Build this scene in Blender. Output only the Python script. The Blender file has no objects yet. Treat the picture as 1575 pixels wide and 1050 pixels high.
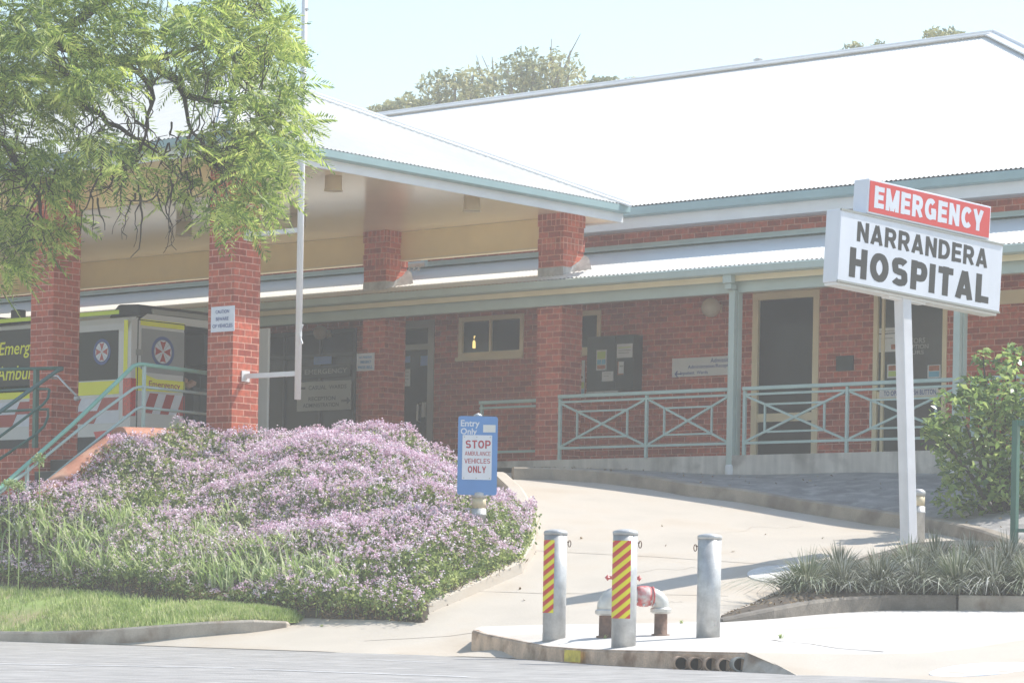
import bpy, math, random
import numpy as np
from mathutils import Vector
random.seed(7); RNG = np.random.default_rng(7)
scene = bpy.context.scene
COL = scene.collection
PI = math.pi

# ------------------------------------------------------------------ survey of the site
# world axes: +x runs along the hospital front to the right, +y runs into the building, z is height above the eye
FPX, ROLL, HZ = 4400., .0175, 925.6
RX, RY = .75888, .65124
FX, FY = -RY, RX
def ray(px, py):
    x = (px-787.5)/FPX; y = -(py-HZ)/FPX
    X = x*math.cos(ROLL)-y*math.sin(ROLL); Z = x*math.sin(ROLL)+y*math.cos(ROLL)
    return (RX*X+FX, RY*X+FY, Z)
def atd(px, py, d): return tuple(c*d for c in ray(px, py))
def onb(px, py, b):
    r = ray(px, py); return tuple(c*b/r[1] for c in r)
def ona(px, py, a):
    r = ray(px, py); return tuple(c*a/r[0] for c in r)

class TPS:
    def __init__(s, pts):
        P = np.array(pts, float); s.p = P[:, :2]; n = len(P)
        K = s.k(np.linalg.norm(s.p[:, None]-s.p[None], axis=2)) + np.eye(n)*.02
        A = np.zeros((n+3, n+3)); A[:n, :n] = K; A[:n, n] = 1; A[:n, n+1:] = s.p; A[n:, :n] = A[:n, n:].T
        s.w = np.linalg.solve(A, np.r_[P[:, 2], 0, 0, 0])
    @staticmethod
    def k(r): return np.where(r > 1e-9, r*r*np.log(np.maximum(r, 1e-9)), 0)
    def __call__(s, a, b):
        a = np.asarray(a, float); b = np.asarray(b, float)
        q = np.stack([a.ravel(), b.ravel()], 1)
        r = np.linalg.norm(q[:, None]-s.p[None], axis=2)
        z = s.k(r)@s.w[:-3]+s.w[-3]+q@s.w[-2:]
        return z.reshape(a.shape)
def march(G, px, py, d0=18, d1=48):
    r = np.array(ray(px, py)); ds = np.linspace(d0, d1, 240)
    h = r[2]*ds-G(r[0]*ds, r[1]*ds)
    i = np.argmax(h < 0) if (h < 0).any() else len(ds)-1
    if i == 0: d = ds[0]
    else: d = ds[i-1]+(ds[i]-ds[i-1])*h[i-1]/(h[i-1]-h[i]+1e-9)
    return tuple(r*d)

ROADZ = -.53
GD = TPS([onb(0, 985, 20.4), onb(245, 986, 20.4), onb(460, 996, 20.5), onb(700, 1006, 20.7), atd(740, 1006, 27.8),
          onb(455, 970, 21.4), onb(600, 950, 22.0), onb(0, 911, 21.8), atd(800, 985, 27.6), atd(900, 985, 26.7),
          atd(960, 1003, 25.4), (-14.5, 20.2, -.42), atd(1110, 957, 28.2), atd(1355, 940, 29.9), atd(1575, 941, 30.0), (-10, 20, -.2),
          atd(1400, 845, 32.3), atd(760, 735, 39.2), atd(1390, 810, 34.9), onb(1124, 733, 31.85), onb(1350, 728, 31.9),
          (-17.5, 31.9, 1.72), onb(900, 722, 31.9), (-28, 26, 1.74), (-30, 29, 1.75), (-34, 29, 1.75), (-30, 32, 1.8), (-24, 26.5, 1.2)])
_GD = GD
def GD(a, b): return np.minimum(_GD(a, b), ROADZ+.006+.30*np.maximum(np.asarray(b, float)-20.46, 0))
GI = TPS([atd(727, 968, 28.2), atd(791, 983, 27.0), atd(842, 993, 26.2), atd(938, 999, 24.65), atd(1025, 1000, 23.9), atd(1147, 1002, 23.2),
          atd(1240, 1044, 22.3), atd(1575, 1052, 20.0), atd(852, 980, 26.6), atd(959, 992, 24.9), atd(1089, 980, 25.9), atd(1016, 975.6, 26.6),
          atd(931, 981, 26.3), atd(1110, 955, 28.2), atd(1355, 937, 29.9), atd(1575, 938, 30.0), atd(840, 962, 28.6), atd(1000, 958, 28.4)])

# ------------------------------------------------------------------ helpers
class MB:
    def __init__(s): s.v = []; s.f = []; s.mi = []; s.m = 0
    def add(s, v, f):
        o = len(s.v); s.v += [tuple(map(float, p)) for p in v]
        s.f += [tuple(i+o for i in q) for q in f]; s.mi += [s.m]*len(f); return s
    def box(s, x0, x1, y0, y1, z0, z1):
        v = [(x, y, z) for z in (z0, z1) for y in (y0, y1) for x in (x0, x1)]
        return s.add(v, [(0, 2, 3, 1), (4, 5, 7, 6), (0, 1, 5, 4), (2, 6, 7, 3), (0, 4, 6, 2), (1, 3, 7, 5)])
    def quad(s, *p): return s.add(p, [tuple(range(len(p)))])
    def bar(s, p, q, w, h=None, up=(0, 0, 1)):
        h = h or w; p = Vector(p); q = Vector(q); d = (q-p).normalized(); u = Vector(up)
        if abs(d.dot(u)) > .99: u = Vector((0, 1, 0))
        r = d.cross(u).normalized()*w/2; t = r.cross(d).normalized()*h/2
        v = [c+i*r+j*t for c in (p, q) for i, j in ((-1, -1), (1, -1), (1, 1), (-1, 1))]
        return s.add(v, [(3, 2, 1, 0), (4, 5, 6, 7), (0, 1, 5, 4), (1, 2, 6, 5), (2, 3, 7, 6), (3, 0, 4, 7)])
    def tube(s, pts, r, n=8, cap=True):
        pts = [Vector(p) for p in pts]; rs = r if isinstance(r, (list, tuple)) else [r]*len(pts)
        V = []; F = []; last = None
        for i, p in enumerate(pts):
            d = (pts[min(i+1, len(pts)-1)]-pts[max(i-1, 0)]).normalized()
            if last is None:
                a = Vector((0, 0, 1)) if abs(d.z) < .9 else Vector((1, 0, 0)); last = d.cross(a).normalized()
            u = (last-d*last.dot(d)).normalized(); w = d.cross(u); last = u
            V += [p+(u*math.cos(2*PI*k/n)+w*math.sin(2*PI*k/n))*rs[i] for k in range(n)]
        for i in range(len(pts)-1):
            F += [(i*n+k, i*n+(k+1) % n, (i+1)*n+(k+1) % n, (i+1)*n+k) for k in range(n)]
        if cap: F += [tuple(range(n))[::-1], tuple(range((len(pts)-1)*n, len(pts)*n))]
        return s.add(V, F)
    def lathe(s, prof, c=(0, 0, 0), n=24, axis='z'):
        V = []
        for r, z in prof:
            for k in range(n):
                t = 2*PI*k/n; p = (r*math.cos(t), r*math.sin(t), z)
                if axis == 'y': p = (p[0], p[2], p[1])
                if axis == 'x': p = (p[2], p[0], p[1])
                V.append((p[0]+c[0], p[1]+c[1], p[2]+c[2]))
        F = [(i*n+k, i*n+(k+1) % n, (i+1)*n+(k+1) % n, (i+1)*n+k) for i in range(len(prof)-1) for k in range(n)]
        if prof[0][0] > 1e-6: F.append(tuple(range(n))[::-1])
        if prof[-1][0] > 1e-6: F.append(tuple(range((len(prof)-1)*n, len(prof)*n)))
        return s.add(V, F)
    def sheet(s, P):            # P: rows of points
        n = len(P[0]); return s.add([p for row in P for p in row],
            [(i*n+k, i*n+k+1, (i+1)*n+k+1, (i+1)*n+k) for i in range(len(P)-1) for k in range(n-1)])
    def prism(s, poly, off):    # closed solid from polygon (list of 3d pts) moved by off
        n = len(poly); off = Vector(off); V = [Vector(p) for p in poly]
        return s.add(V+[p+off for p in V], [tuple(range(n))[::-1], tuple(range(n, 2*n))]+[(k, (k+1) % n, n+(k+1) % n, n+k) for k in range(n)])

def origin_of(o):
    v = Vector((0, 0, 0))
    while o is not None: v += o.location; o = o.parent
    return v
def obj(name, mb, mats, parent=None, smooth=False, bevel=0):
    me = bpy.data.meshes.new(name)
    off = origin_of(parent)
    if isinstance(mb, MB):
        me.from_pydata([(v[0]-off.x, v[1]-off.y, v[2]-off.z) for v in mb.v], [], mb.f)
        if max(mb.mi, default=0): me.polygons.foreach_set('material_index', mb.mi)
    else:                       # (verts Nx3, faces MxK) numpy
        v, f = mb; k = f.shape[1]; v = v-np.array(off)
        me.vertices.add(len(v)); me.vertices.foreach_set('co', v.astype(np.float32).ravel())
        me.loops.add(f.size); me.loops.foreach_set('vertex_index', f.astype(np.int32).ravel())
        me.polygons.add(len(f)); me.polygons.foreach_set('loop_start', np.arange(0, f.size, k, dtype=np.int32))
        me.update(calc_edges=True)
    for m in (mats if isinstance(mats, (list, tuple)) else [mats]): me.materials.append(m)
    if smooth: me.polygons.foreach_set('use_smooth', [True]*len(me.polygons))
    me.update()
    o = bpy.data.objects.new(name, me); COL.objects.link(o)
    if parent is not None: o.parent = parent
    if bevel:
        b = o.modifiers.new('bevel', 'BEVEL'); b.width = bevel; b.segments = 2; b.limit_method = 'ANGLE'
    return o
def tag(o, label, cat, group=None):
    o['label'] = label; o['category'] = cat
    if group: o['group'] = group
    return o
def thing(name, label, cat, loc=(0, 0, 0), group=None):
    o = bpy.data.objects.new(name, None); o.location = loc; o.empty_display_size = .2; COL.objects.link(o)
    return tag(o, label, cat, group)
def struct(o): o['kind'] = 'structure'; return o
def stuff(o, label=None, cat=None):
    o['kind'] = 'stuff'
    if label: o['label'] = label; o['category'] = cat
    return o
def copy_tree(o, parent=None):
    c = o.copy(); COL.objects.link(c)
    if parent is not None: c.parent = parent
    for ch in list(o.children): copy_tree(ch, c)
    return c

def text(name, s, mat, p, u, v, w, h, parent=None, bold=0, depth=.002, shear=0):
    """lettering that fills w x h; p = lower left corner, u right, v up"""
    cu = bpy.data.curves.new(name, 'FONT'); cu.body = s; cu.offset = bold; cu.extrude = .0; cu.resolution_u = 3; cu.shear = shear
    to = bpy.data.objects.new(name, cu); COL.objects.link(to)
    bpy.context.view_layer.update()
    me = bpy.data.meshes.new_from_object(to.evaluated_get(bpy.context.evaluated_depsgraph_get()))
    bpy.data.objects.remove(to); bpy.data.curves.remove(cu)
    co = np.array([x.co[:] for x in me.vertices]); lo = co.min(0); hi = co.max(0)
    u = Vector(u).normalized(); v = Vector(v).normalized(); n = u.cross(v)
    off = origin_of(parent); p = Vector(p)-off
    for x, c in zip(me.vertices, co):
        x.co = p+u*((c[0]-lo[0])/(hi[0]-lo[0])*w)+v*((c[1]-lo[1])/(hi[1]-lo[1])*h)+n*depth
    me.materials.clear(); me.materials.append(mat)
    o = bpy.data.objects.new(name, me); COL.objects.link(o)
    if parent is not None: o.parent = parent
    return o

def arc(cx, cy, rx, ry, t0, t1, n=10): return [(cx+rx*math.cos(math.radians(t0+(t1-t0)*i/n)), cy+ry*math.sin(math.radians(t0+(t1-t0)*i/n))) for i in range(n+1)]
def glyphs(t):
    h = t/2; o = 1-h; w = .74
    bowl = lambda y0, y1: [(h, y1), (w-.30, y1)]+arc(w-.30, (y0+y1)/2, .30-h, (y1-y0)/2, 90, -90)[1:]+[(h, y0)]
    oval = lambda: arc(.41, .5, .41-h, .5-h*.95, 90, 450, 28)
    return {'A': (.80, [[(h*.9, 0), (.40-.01, 1)], [(.80-h*.9, 0), (.40+.01, 1)], [(.17, .27), (.63, .27)]]), 'B': (w, [[(h, 0), (h, 1)], bowl(.53, o), bowl(h, .53)]),
     'C': (.72, [arc(.41, .5, .41-h, .5-h*.95, 42, 318, 24)]), 'D': (.78, [[(h, 0), (h, 1)], [(h, o), (.36, o)]+arc(.36, .5, .42-h, .5-h, 90, -90, 14)[1:]+[(h, h)]]),
     'E': (.66, [[(h, 0), (h, 1)], [(h, o), (.66, o)], [(h, .51), (.61, .51)], [(h, h), (.66, h)]]), 'G': (.82, [arc(.41, .5, .41-h, .5-h*.95, 45, 335, 24), [(.45, .44), (.82-h*.2, .44)], [(.82-h, .46), (.82-h, .06)]]),
     'H': (.76, [[(h, 0), (h, 1)], [(.76-h, 0), (.76-h, 1)], [(h, .52), (.76-h, .52)]]), 'I': (t, [[(h, 0), (h, 1)]]), 'L': (.62, [[(h, 0), (h, 1)], [(h, h), (.62, h)]]),
     'M': (.92, [[(h, 0), (h, 1)], [(.92-h, 0), (.92-h, 1)], [(h, 1), (.46, .0)], [(.92-h, 1), (.46, .0)]]), 'N': (.76, [[(h, 0), (h, 1)], [(.76-h, 0), (.76-h, 1)], [(h, 1), (.76-h, 0)]]),
     'O': (.82, [oval()]), 'P': (.70, [[(h, 0), (h, 1)], bowl(.42, o)]), 'R': (.76, [[(h, 0), (h, 1)], bowl(.45, o), [(.40, .45), (.76-h*.8, 0)]]),
     'S': (.72, [arc(.36, .745, .36-h, .255-h, 20, 180, 14)+[(h+.01, .68)]+arc(.36, .62, .3-h*.6, .12, 200, 262, 5)[1:]+arc(.36, .38, .3-h*.6, .12, 82, 20, 5)+arc(.36, .265, .36-h, .265-h, 10, -160, 16)]),
     'T': (.68, [[(.34, 0), (.34, 1)], [(0, o), (.68, o)]]), 'U': (.74, [[(h, 1), (h, .37)]+arc(.37, .37, .37-h, .37-h, 180, 360, 14)+[(.74-h, 1)]]), 'V': (.76, [[(h*.9, 1), (.37, 0)], [(.76-h*.9, 1), (.39, 0)]]),
     'Y': (.76, [[(.38, 0), (.38, .45)], [(h*.9, 1), (.38, .38)], [(.76-h*.9, 1), (.38, .38)]])}
def block_text(name, s, mat, p, u, v, w, h, parent=None, t=.24, gap=.10, depth=.002):
    """heavy block capitals that fill w x h"""
    G = glyphs(t); x = 0; lay = []
    for c in s: lay.append((x, G[c][1])); x += G[c][0]+gap
    tot = x-gap; u = Vector(u).normalized(); v = Vector(v).normalized(); n = u.cross(v); p = Vector(p); mb = MB(); k = 0
    for x0, strokes in lay:
        for st in strokes:
            P = [Vector((q[0], q[1])) for q in st]; L = []; closed = (P[0]-P[-1]).length < 1e-5
            for i in range(len(P)):
                if closed: a, b = P[i-1] if i else P[-2], P[(i+1) % len(P)] if i < len(P)-1 else P[1]
                else: a, b = P[max(i-1, 0)], P[min(i+1, len(P)-1)]
                d1 = (P[i]-a).normalized() if (P[i]-a).length > 1e-9 else (b-P[i]).normalized(); d2 = (b-P[i]).normalized() if (b-P[i]).length > 1e-9 else d1
                d = (d1+d2).normalized(); m = Vector((-d.y, d.x)); c = max(.5, m.dot(Vector((-d1.y, d1.x)))); vert = abs(d.y) > abs(d.x)*.5
                hw = t/2*(1 if vert else .86)/c
                L.append([P[i]-m*hw, P[i]+m*hw])
            k += 1; dz = depth+.00012*(k % 6)
            mb.sheet([[p+u*((x0+q.x)/tot*w)+v*(min(max(q.y, 0), 1)*h)+n*dz for q in row] for row in L])
    return obj(name, mb, mat, parent)

# ------------------------------------------------------------------ materials
def newmat(name):
    m = bpy.data.materials.new(name); m.use_nodes = True
    return m, m.node_tree.nodes, m.node_tree.links, m.node_tree.nodes['Principled BSDF']
def mat(name, col, rough=.6, var=.12, vs=3., metal=0, bump=0, bs=60., spec=.5, streak=0, speck=0, stain=None, lanes=0):
    m, N, L, B = newmat(name)
    B.inputs['Roughness'].default_value = rough; B.inputs['Metallic'].default_value = metal
    B.inputs['Specular IOR Level'].default_value = spec
    geo = N.new('ShaderNodeNewGeometry')
    def noise(scale, detail=4, vec=None):
        n = N.new('ShaderNodeTexNoise'); n.inputs['Scale'].default_value = scale; n.inputs['Detail'].default_value = detail
        L.new(vec or geo.outputs['Position'], n.inputs['Vector']); return n
    cur = None
    def mul(fac_out, lo, hi, c):
        r = N.new('ShaderNodeMapRange'); r.inputs[1].default_value = .3; r.inputs[2].default_value = .7
        r.inputs[3].default_value = lo; r.inputs[4].default_value = hi; L.new(fac_out, r.inputs[0])
        x = N.new('ShaderNodeMix'); x.data_type = 'RGBA'; x.blend_type = 'MULTIPLY'; x.inputs[0].default_value = 1
        if c is None: x.inputs[6].default_value = (*col, 1)
        else: L.new(c, x.inputs[6])
        L.new(r.outputs[0], x.inputs[7]); return x.outputs[2]
    if var: cur = mul(noise(vs).outputs[0], 1-var, 1+var, cur)
    if speck and lanes:         # coarse chip seal, dragged out by traffic
        mq = N.new('ShaderNodeMapping'); mq.inputs['Rotation'].default_value = (0, 0, -.71); mq.inputs['Scale'].default_value = (34, 3.2, 1); L.new(geo.outputs['Position'], mq.inputs[0])
        cur = mul(noise(1, 3, mq.outputs[0]).outputs[0], 1-speck, 1+speck, cur)
    elif speck: cur = mul(noise(90, 2).outputs[0], 1-speck, 1+speck, cur)
    if streak:
        mp = N.new('ShaderNodeMapping'); mp.inputs['Scale'].default_value = (9, 9, .7); L.new(geo.outputs['Position'], mp.inputs[0])
        cur = mul(noise(1, 3, mp.outputs[0]).outputs[0], 1-streak, 1+streak*.3, cur)
    if lanes:                   # worn bands that run along the road
        mp = N.new('ShaderNodeMapping'); mp.inputs['Scale'].default_value = (1.1, 4.5, 1); L.new(geo.outputs['Position'], mp.inputs[0])
        cur = mul(noise(1.4, 7, mp.outputs[0]).outputs[0], 1-lanes, 1+lanes, cur)
    if stain:
        n = noise(stain[1], 6); r = N.new('ShaderNodeMapRange'); r.inputs[1].default_value = .5; r.inputs[2].default_value = .68
        L.new(n.outputs[0], r.inputs[0])
        x = N.new('ShaderNodeMix'); x.data_type = 'RGBA'; L.new(r.outputs[0], x.inputs[0])
        if cur is None: x.inputs[6].default_value = (*col, 1)
        else: L.new(cur, x.inputs[6])
        x.inputs[7].default_value = (*stain[0], 1); cur = x.outputs[2]
    if cur is not None: L.new(cur, B.inputs['Base Color'])
    else: B.inputs['Base Color'].default_value = (*col, 1)
    if bump:
        b = N.new('ShaderNodeBump'); b.inputs['Strength'].default_value = bump; b.inputs['Distance'].default_value = .01
        L.new(noise(bs, 5).outputs[0], b.inputs['Height']); L.new(b.outputs[0], B.inputs['Normal'])
    return m
def brick(name, w=.24, h=.086, offset=.5):
    m, N, L, B = newmat(name); B.inputs['Roughness'].default_value = .85
    geo = N.new('ShaderNodeNewGeometry'); sp = N.new('ShaderNodeSeparateXYZ'); L.new(geo.outputs['Position'], sp.inputs[0])
    sn = N.new('ShaderNodeSeparateXYZ'); L.new(geo.outputs['Normal'], sn.inputs[0])
    ab = N.new('ShaderNodeMath'); ab.operation = 'ABSOLUTE'; L.new(sn.outputs[0], ab.inputs[0])
    gt = N.new('ShaderNodeMath'); gt.operation = 'GREATER_THAN'; gt.inputs[1].default_value = .6; L.new(ab.outputs[0], gt.inputs[0])
    mx = N.new('ShaderNodeMix'); L.new(gt.outputs[0], mx.inputs[0]); L.new(sp.outputs[0], mx.inputs[2]); L.new(sp.outputs[1], mx.inputs[3])
    cb = N.new('ShaderNodeCombineXYZ'); L.new(mx.outputs[0], cb.inputs[0]); L.new(sp.outputs[2], cb.inputs[1])
    mp = N.new('ShaderNodeMapping'); mp.inputs['Location'].default_value = (.24*1.375, .086*.9, 0) ; L.new(cb.outputs[0], mp.inputs[0])
    t = N.new('ShaderNodeTexBrick'); L.new(mp.outputs[0], t.inputs[0])
    t.inputs['Scale'].default_value = 1; t.inputs['Brick Width'].default_value = w; t.inputs['Row Height'].default_value = h
    t.inputs['Mortar Size'].default_value = .007; t.inputs['Mortar Smooth'].default_value = .2; t.offset = offset
    t.inputs['Color1'].default_value = (.34, .056, .031, 1); t.inputs['Color2'].default_value = (.62, .135, .072, 1)
    t.inputs['Mortar'].default_value = (.68, .36, .26, 1); t.inputs['Bias'].default_value = -.1
    n = N.new('ShaderNodeTexNoise'); n.inputs['Scale'].default_value = 18; n.inputs['Detail'].default_value = 6; L.new(geo.outputs['Position'], n.inputs[0])
    r = N.new('ShaderNodeMapRange'); r.inputs[1].default_value = .3; r.inputs[2].default_value = .7; r.inputs[3].default_value = .80; r.inputs[4].default_value = 1.2
    L.new(n.outputs[0], r.inputs[0])
    x = N.new('ShaderNodeMix'); x.data_type = 'RGBA'; x.blend_type = 'MULTIPLY'; x.inputs[0].default_value = 1
    L.new(t.outputs[0], x.inputs[6]); L.new(r.outputs[0], x.inputs[7]); L.new(x.outputs[2], B.inputs['Base Color'])
    b = N.new('ShaderNodeBump'); b.inputs['Strength'].default_value = .6; b.inputs['Distance'].default_value = .008; b.invert = True
    L.new(t.outputs['Fac'], b.inputs['Height']); L.new(b.outputs[0], B.inputs['Normal'])
    return m
def leafmat(name, cols, rough=.5, trans=.3, scale=2.5):
    m, N, L, B = newmat(name); out = N['Material Output']
    geo = N.new('ShaderNodeNewGeometry')
    n = N.new('ShaderNodeTexNoise'); n.inputs['Scale'].default_value = scale; n.inputs['Detail'].default_value = 3; L.new(geo.outputs['Position'], n.inputs[0])
    ad = N.new('ShaderNodeMath'); ad.operation = 'MULTIPLY_ADD'; ad.inputs[1].default_value = .55; ad.inputs[2].default_value = -.28
    L.new(geo.outputs['Random Per Island'], ad.inputs[0])
    a2 = N.new('ShaderNodeMath'); a2.operation = 'ADD'; L.new(ad.outputs[0], a2.inputs[0]); L.new(n.outputs[0], a2.inputs[1])
    cr = N.new('ShaderNodeValToRGB'); L.new(a2.outputs[0], cr.inputs[0])
    e = cr.color_ramp.elements; e[0].position = .3; e[1].position = .72
    e[0].color = (*cols[0], 1); e[1].color = (*cols[-1], 1)
    for i, c in enumerate(cols[1:-1]):
        k = e.new(.3+.42*(i+1)/(len(cols)-1)); k.color = (*c, 1)
    L.new(cr.outputs[0], B.inputs['Base Color']); B.inputs['Roughness'].default_value = rough
    tr = N.new('ShaderNodeBsdfTranslucent'); L.new(cr.outputs[0], tr.inputs[0])
    ms = N.new('ShaderNodeMixShader'); ms.inputs[0].default_value = trans
    L.new(B.outputs[0], ms.inputs[1]); L.new(tr.outputs[0], ms.inputs[2]); L.new(ms.outputs[0], out.inputs[0])
    return m
def diag_stripes(name, c1, c2, period, slope, axis_h=0):
    """object-space diagonal stripes across (h, z)"""
    m, N, L, B = newmat(name); B.inputs['Roughness'].default_value = .45
    tc = N.new('ShaderNodeTexCoord'); sp = N.new('ShaderNodeSeparateXYZ'); L.new(tc.outputs['Object'], sp.inputs[0])
    a = N.new('ShaderNodeMath'); a.operation = 'MULTIPLY_ADD'; a.inputs[1].default_value = slope; L.new(sp.outputs[axis_h], a.inputs[0]); L.new(sp.outputs[2], a.inputs[2])
    b = N.new('ShaderNodeMath'); b.operation = 'DIVIDE'; b.inputs[1].default_value = period; L.new(a.outputs[0], b.inputs[0])
    f = N.new('ShaderNodeMath'); f.operation = 'FRACT'; L.new(b.outputs[0], f.inputs[0])
    g = N.new('ShaderNodeMath'); g.operation = 'GREATER_THAN'; g.inputs[1].default_value = .5; L.new(f.outputs[0], g.inputs[0])
    x = N.new('ShaderNodeMix'); x.data_type = 'RGBA'; L.new(g.outputs[0], x.inputs[0])
    x.inputs[6].default_value = (*c1, 1); x.inputs[7].default_value = (*c2, 1); L.new(x.outputs[2], B.inputs['Base Color'])
    return m

M = {}
M['brick'] = brick('red_brick'); M['soldier'] = brick('soldier_brick', .086, .172, 0)
M['zinc'] = mat('roof_sheet', (.70, .69, .65), .5, .04, .5, spec=.3, streak=0)
M['zinc2'] = mat('greyer_roof_sheet', (.56, .555, .52), .5, .05, .5, spec=.3, streak=.06)  # portico roof sheet, greyer than the main roof
M['white'] = mat('white_paint', (.78, .77, .76), .45, .04)
M['cream'] = mat('cream_paint', (.80, .68, .44), .5, .05)
M['soffit'] = mat('soffit_paint', (.92, .80, .58), .15, .03, 1.5, spec=.9)
M['beamcream'] = mat('beam_paint', (.88, .70, .36), .5, .04)
M['green'] = mat('grey_green_paint', (.45, .53, .48), .4, .06)
M['gutter'] = mat('gutter_green', (.29, .41, .41), .4, .06)
M['rail'] = mat('rail_green', (.41, .54, .50), .4, .08)
M['stairrail'] = mat('stair_rail_green', (.22, .48, .37), .35, .15, 2)
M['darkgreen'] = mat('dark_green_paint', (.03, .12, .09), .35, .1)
M['railshade'] = mat('shaded_rail_green', (.06, .15, .14), .4, .15)  # rail green darkened, shade put into the colour
M['concrete'] = mat('driveway_concrete', (.49, .435, .365), .85, .10, .9, bump=.25, bs=45, speck=.08, stain=((.45, .38, .30), .9))
M['pale_conc'] = mat('pavement_concrete', (.60, .57, .53), .85, .12, 1.1, bump=.25, bs=45, speck=.06, stain=((.50, .45, .39), .7))
M['kerb'] = mat('kerb_concrete', (.46, .40, .33), .9, .18, 4, bump=.5, bs=40, speck=.1, stain=((.25, .18, .13), 3))
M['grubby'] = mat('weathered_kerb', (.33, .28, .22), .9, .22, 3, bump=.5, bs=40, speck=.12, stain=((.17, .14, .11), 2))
M['rustkerb'] = mat('stained_kerb', (.58, .42, .30), .9, .25, 5, bump=.8, bs=30, speck=.2, stain=((.24, .14, .085), 4))
M['plinth'] = mat('plinth_concrete', (.62, .57, .50), .9, .18, 2, bump=.4, bs=30, streak=.22, stain=((.30, .27, .23), 2.2))
M['asphalt'] = mat('asphalt', (.315, .30, .285), .95, .06, .5, bump=1.0, bs=70, speck=.38, lanes=.16)
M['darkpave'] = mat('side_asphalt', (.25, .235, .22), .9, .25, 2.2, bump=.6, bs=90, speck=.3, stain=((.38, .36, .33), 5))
M['roadpaint'] = mat('road_paint', (.62, .62, .62), .8, .2, 8)
M['soil'] = mat('soil', (.085, .065, .045), .95, .3, 6, bump=.8, bs=25)
M['ground'] = mat('ground_earth', (.16, .15, .09), .95, .25, .6)
M['galv'] = mat('galvanised_steel', (.50, .50, .49), .5, .18, 10, metal=.3, bump=.15, bs=50, streak=.22, speck=.08)
M['steel'] = mat('bright_steel', (.62, .62, .60), .3, .1, 8, metal=.6)
M['rust'] = mat('rusty_iron', (.17, .10, .07), .8, .3, 20, bump=.4, bs=60)
M['hydsilver'] = mat('silver_paint', (.60, .58, .53), .4, .15, 12, metal=.3, bump=.3, bs=30)
M['red'] = mat('red_paint', (.55, .10, .10), .45, .15, 20)
M['black'] = mat('black_trim', (.012, .012, .013), .5, 0)
M['dark'] = mat('dark_interior', (.010, .010, .010), .8, 0)  # near-black colour stands in for the darkness inside rooms, van and pipes
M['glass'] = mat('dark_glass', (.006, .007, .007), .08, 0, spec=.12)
M['paleglass'] = mat('grey_door_glass', (.055, .065, .06), .12, .5, 1.5, spec=.4)
M['alu'] = mat('grey_aluminium', (.36, .36, .33), .4, .05, metal=.2)
M['signwhite'] = mat('sign_white', (.74, .76, .82), .35, .04, 2, streak=.04)
M['signblue'] = mat('sign_blue', (.10, .27, .60), .4, .06)
M['signred'] = mat('sign_red', (.68, .06, .055), .4, .03)
M['ink'] = mat('sign_black', (.035, .033, .03), .5, 0)
M['inkred'] = mat('letter_red', (.42, .02, .05), .5, 0)
M['inkblue'] = mat('letter_blue', (.04, .08, .28), .5, 0)
M['inkcyan'] = mat('letter_cyan', (.05, .28, .55), .5, 0)
M['paper'] = mat('paper_white', (.72, .72, .70), .7, .04)
M['paperlime'] = mat('paper_lime', (.50, .62, .16), .7, 0)
M['papercyan'] = mat('paper_cyan', (.16, .45, .60), .7, 0)
M['paperrust'] = mat('paper_rust', (.42, .14, .06), .7, .3, 20)
M['boardgreen'] = mat('board_green', (.030, .042, .040), .5, .1)
M['globe'] = mat('opal_globe', (.62, .55, .42), .25, .02)
M['lampcream'] = mat('lamp_cream', (.62, .52, .34), .5, .03)
M['terracotta'] = mat('terracotta', (.42, .17, .10), .7, .2, 6, bump=.3, bs=20, stain=((.52, .30, .2), 3))
M['stone'] = mat('grey_stair', (.10, .095, .085), .9, .2, 3, bump=.3, bs=30)
M['vanwhite'] = mat('van_white', (.70, .70, .68), .25, .02)
M['vangrey'] = mat('frosted_window', (.33, .34, .34), .2, .05)
M['vanglass'] = mat('tinted_window', (.008, .009, .010), .08, 0, spec=.2)
M['fluoro'] = mat('fluoro_yellow', (.92, .92, .02), .4, 0)
M['fluorogreen'] = mat('fluoro_lime', (.66, .85, .03), .4, 0)
M['vanred'] = mat('van_red', (.42, .018, .015), .3, 0)
M['skin'] = mat('equipment_tan', (.45, .22, .13), .7, .1)
M['lens'] = mat('red_lens', (.60, .012, .010), .15, .3, 30)
M['bark'] = mat('bark', (.055, .045, .038), .9, .3, 9, bump=.6, bs=25)
M['gumbark'] = mat('gum_bark', (.30, .27, .23), .9, .2, 4)
M['yellow'] = mat('yellow_paint', (.60, .48, .06), .7, .25, 14)
M['skyreflect'] = mat('painted_sky_reflection', (.18, .33, .70), .4, .1)  # blue of the reflected sky, put into a colour
M['litlamp'] = None
M['jac'] = leafmat('jacaranda_leaf', [(.10, .18, .04), (.27, .38, .075), (.47, .58, .14), (.64, .69, .21)], .5, .5, 1.6)
M['gum'] = leafmat('gum_leaf', [(.18, .22, .12), (.40, .41, .19), (.62, .58, .30)], .5, .25, .8)
M['shrub'] = leafmat('glossy_shrub_leaf', [(.09, .17, .05), (.26, .38, .10), (.50, .60, .20)], .22, .45, 4)
M['lawn'] = leafmat('lawn_blade', [(.30, .41, .10), (.46, .56, .19), (.66, .66, .36)], .6, .35, 3)
M['strap'] = leafmat('strap_leaf', [(.30, .42, .13), (.50, .60, .26), (.74, .78, .50)], .35, .42, 5)
M['tuss'] = leafmat('tussock_blade', [(.12, .16, .08), (.27, .30, .18), (.52, .52, .42)], .45, .2, 6)
M['tuss2'] = leafmat('silvery_tussock_blade', [(.09, .11, .06), (.20, .21, .14), (.56, .56, .50)], .45, .2, 6)
M['darkkerb'] = mat('grimy_kerb', (.20, .175, .145), .9, .25, 4, bump=.5, bs=40, speck=.15, stain=((.10, .09, .075), 3))
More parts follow.
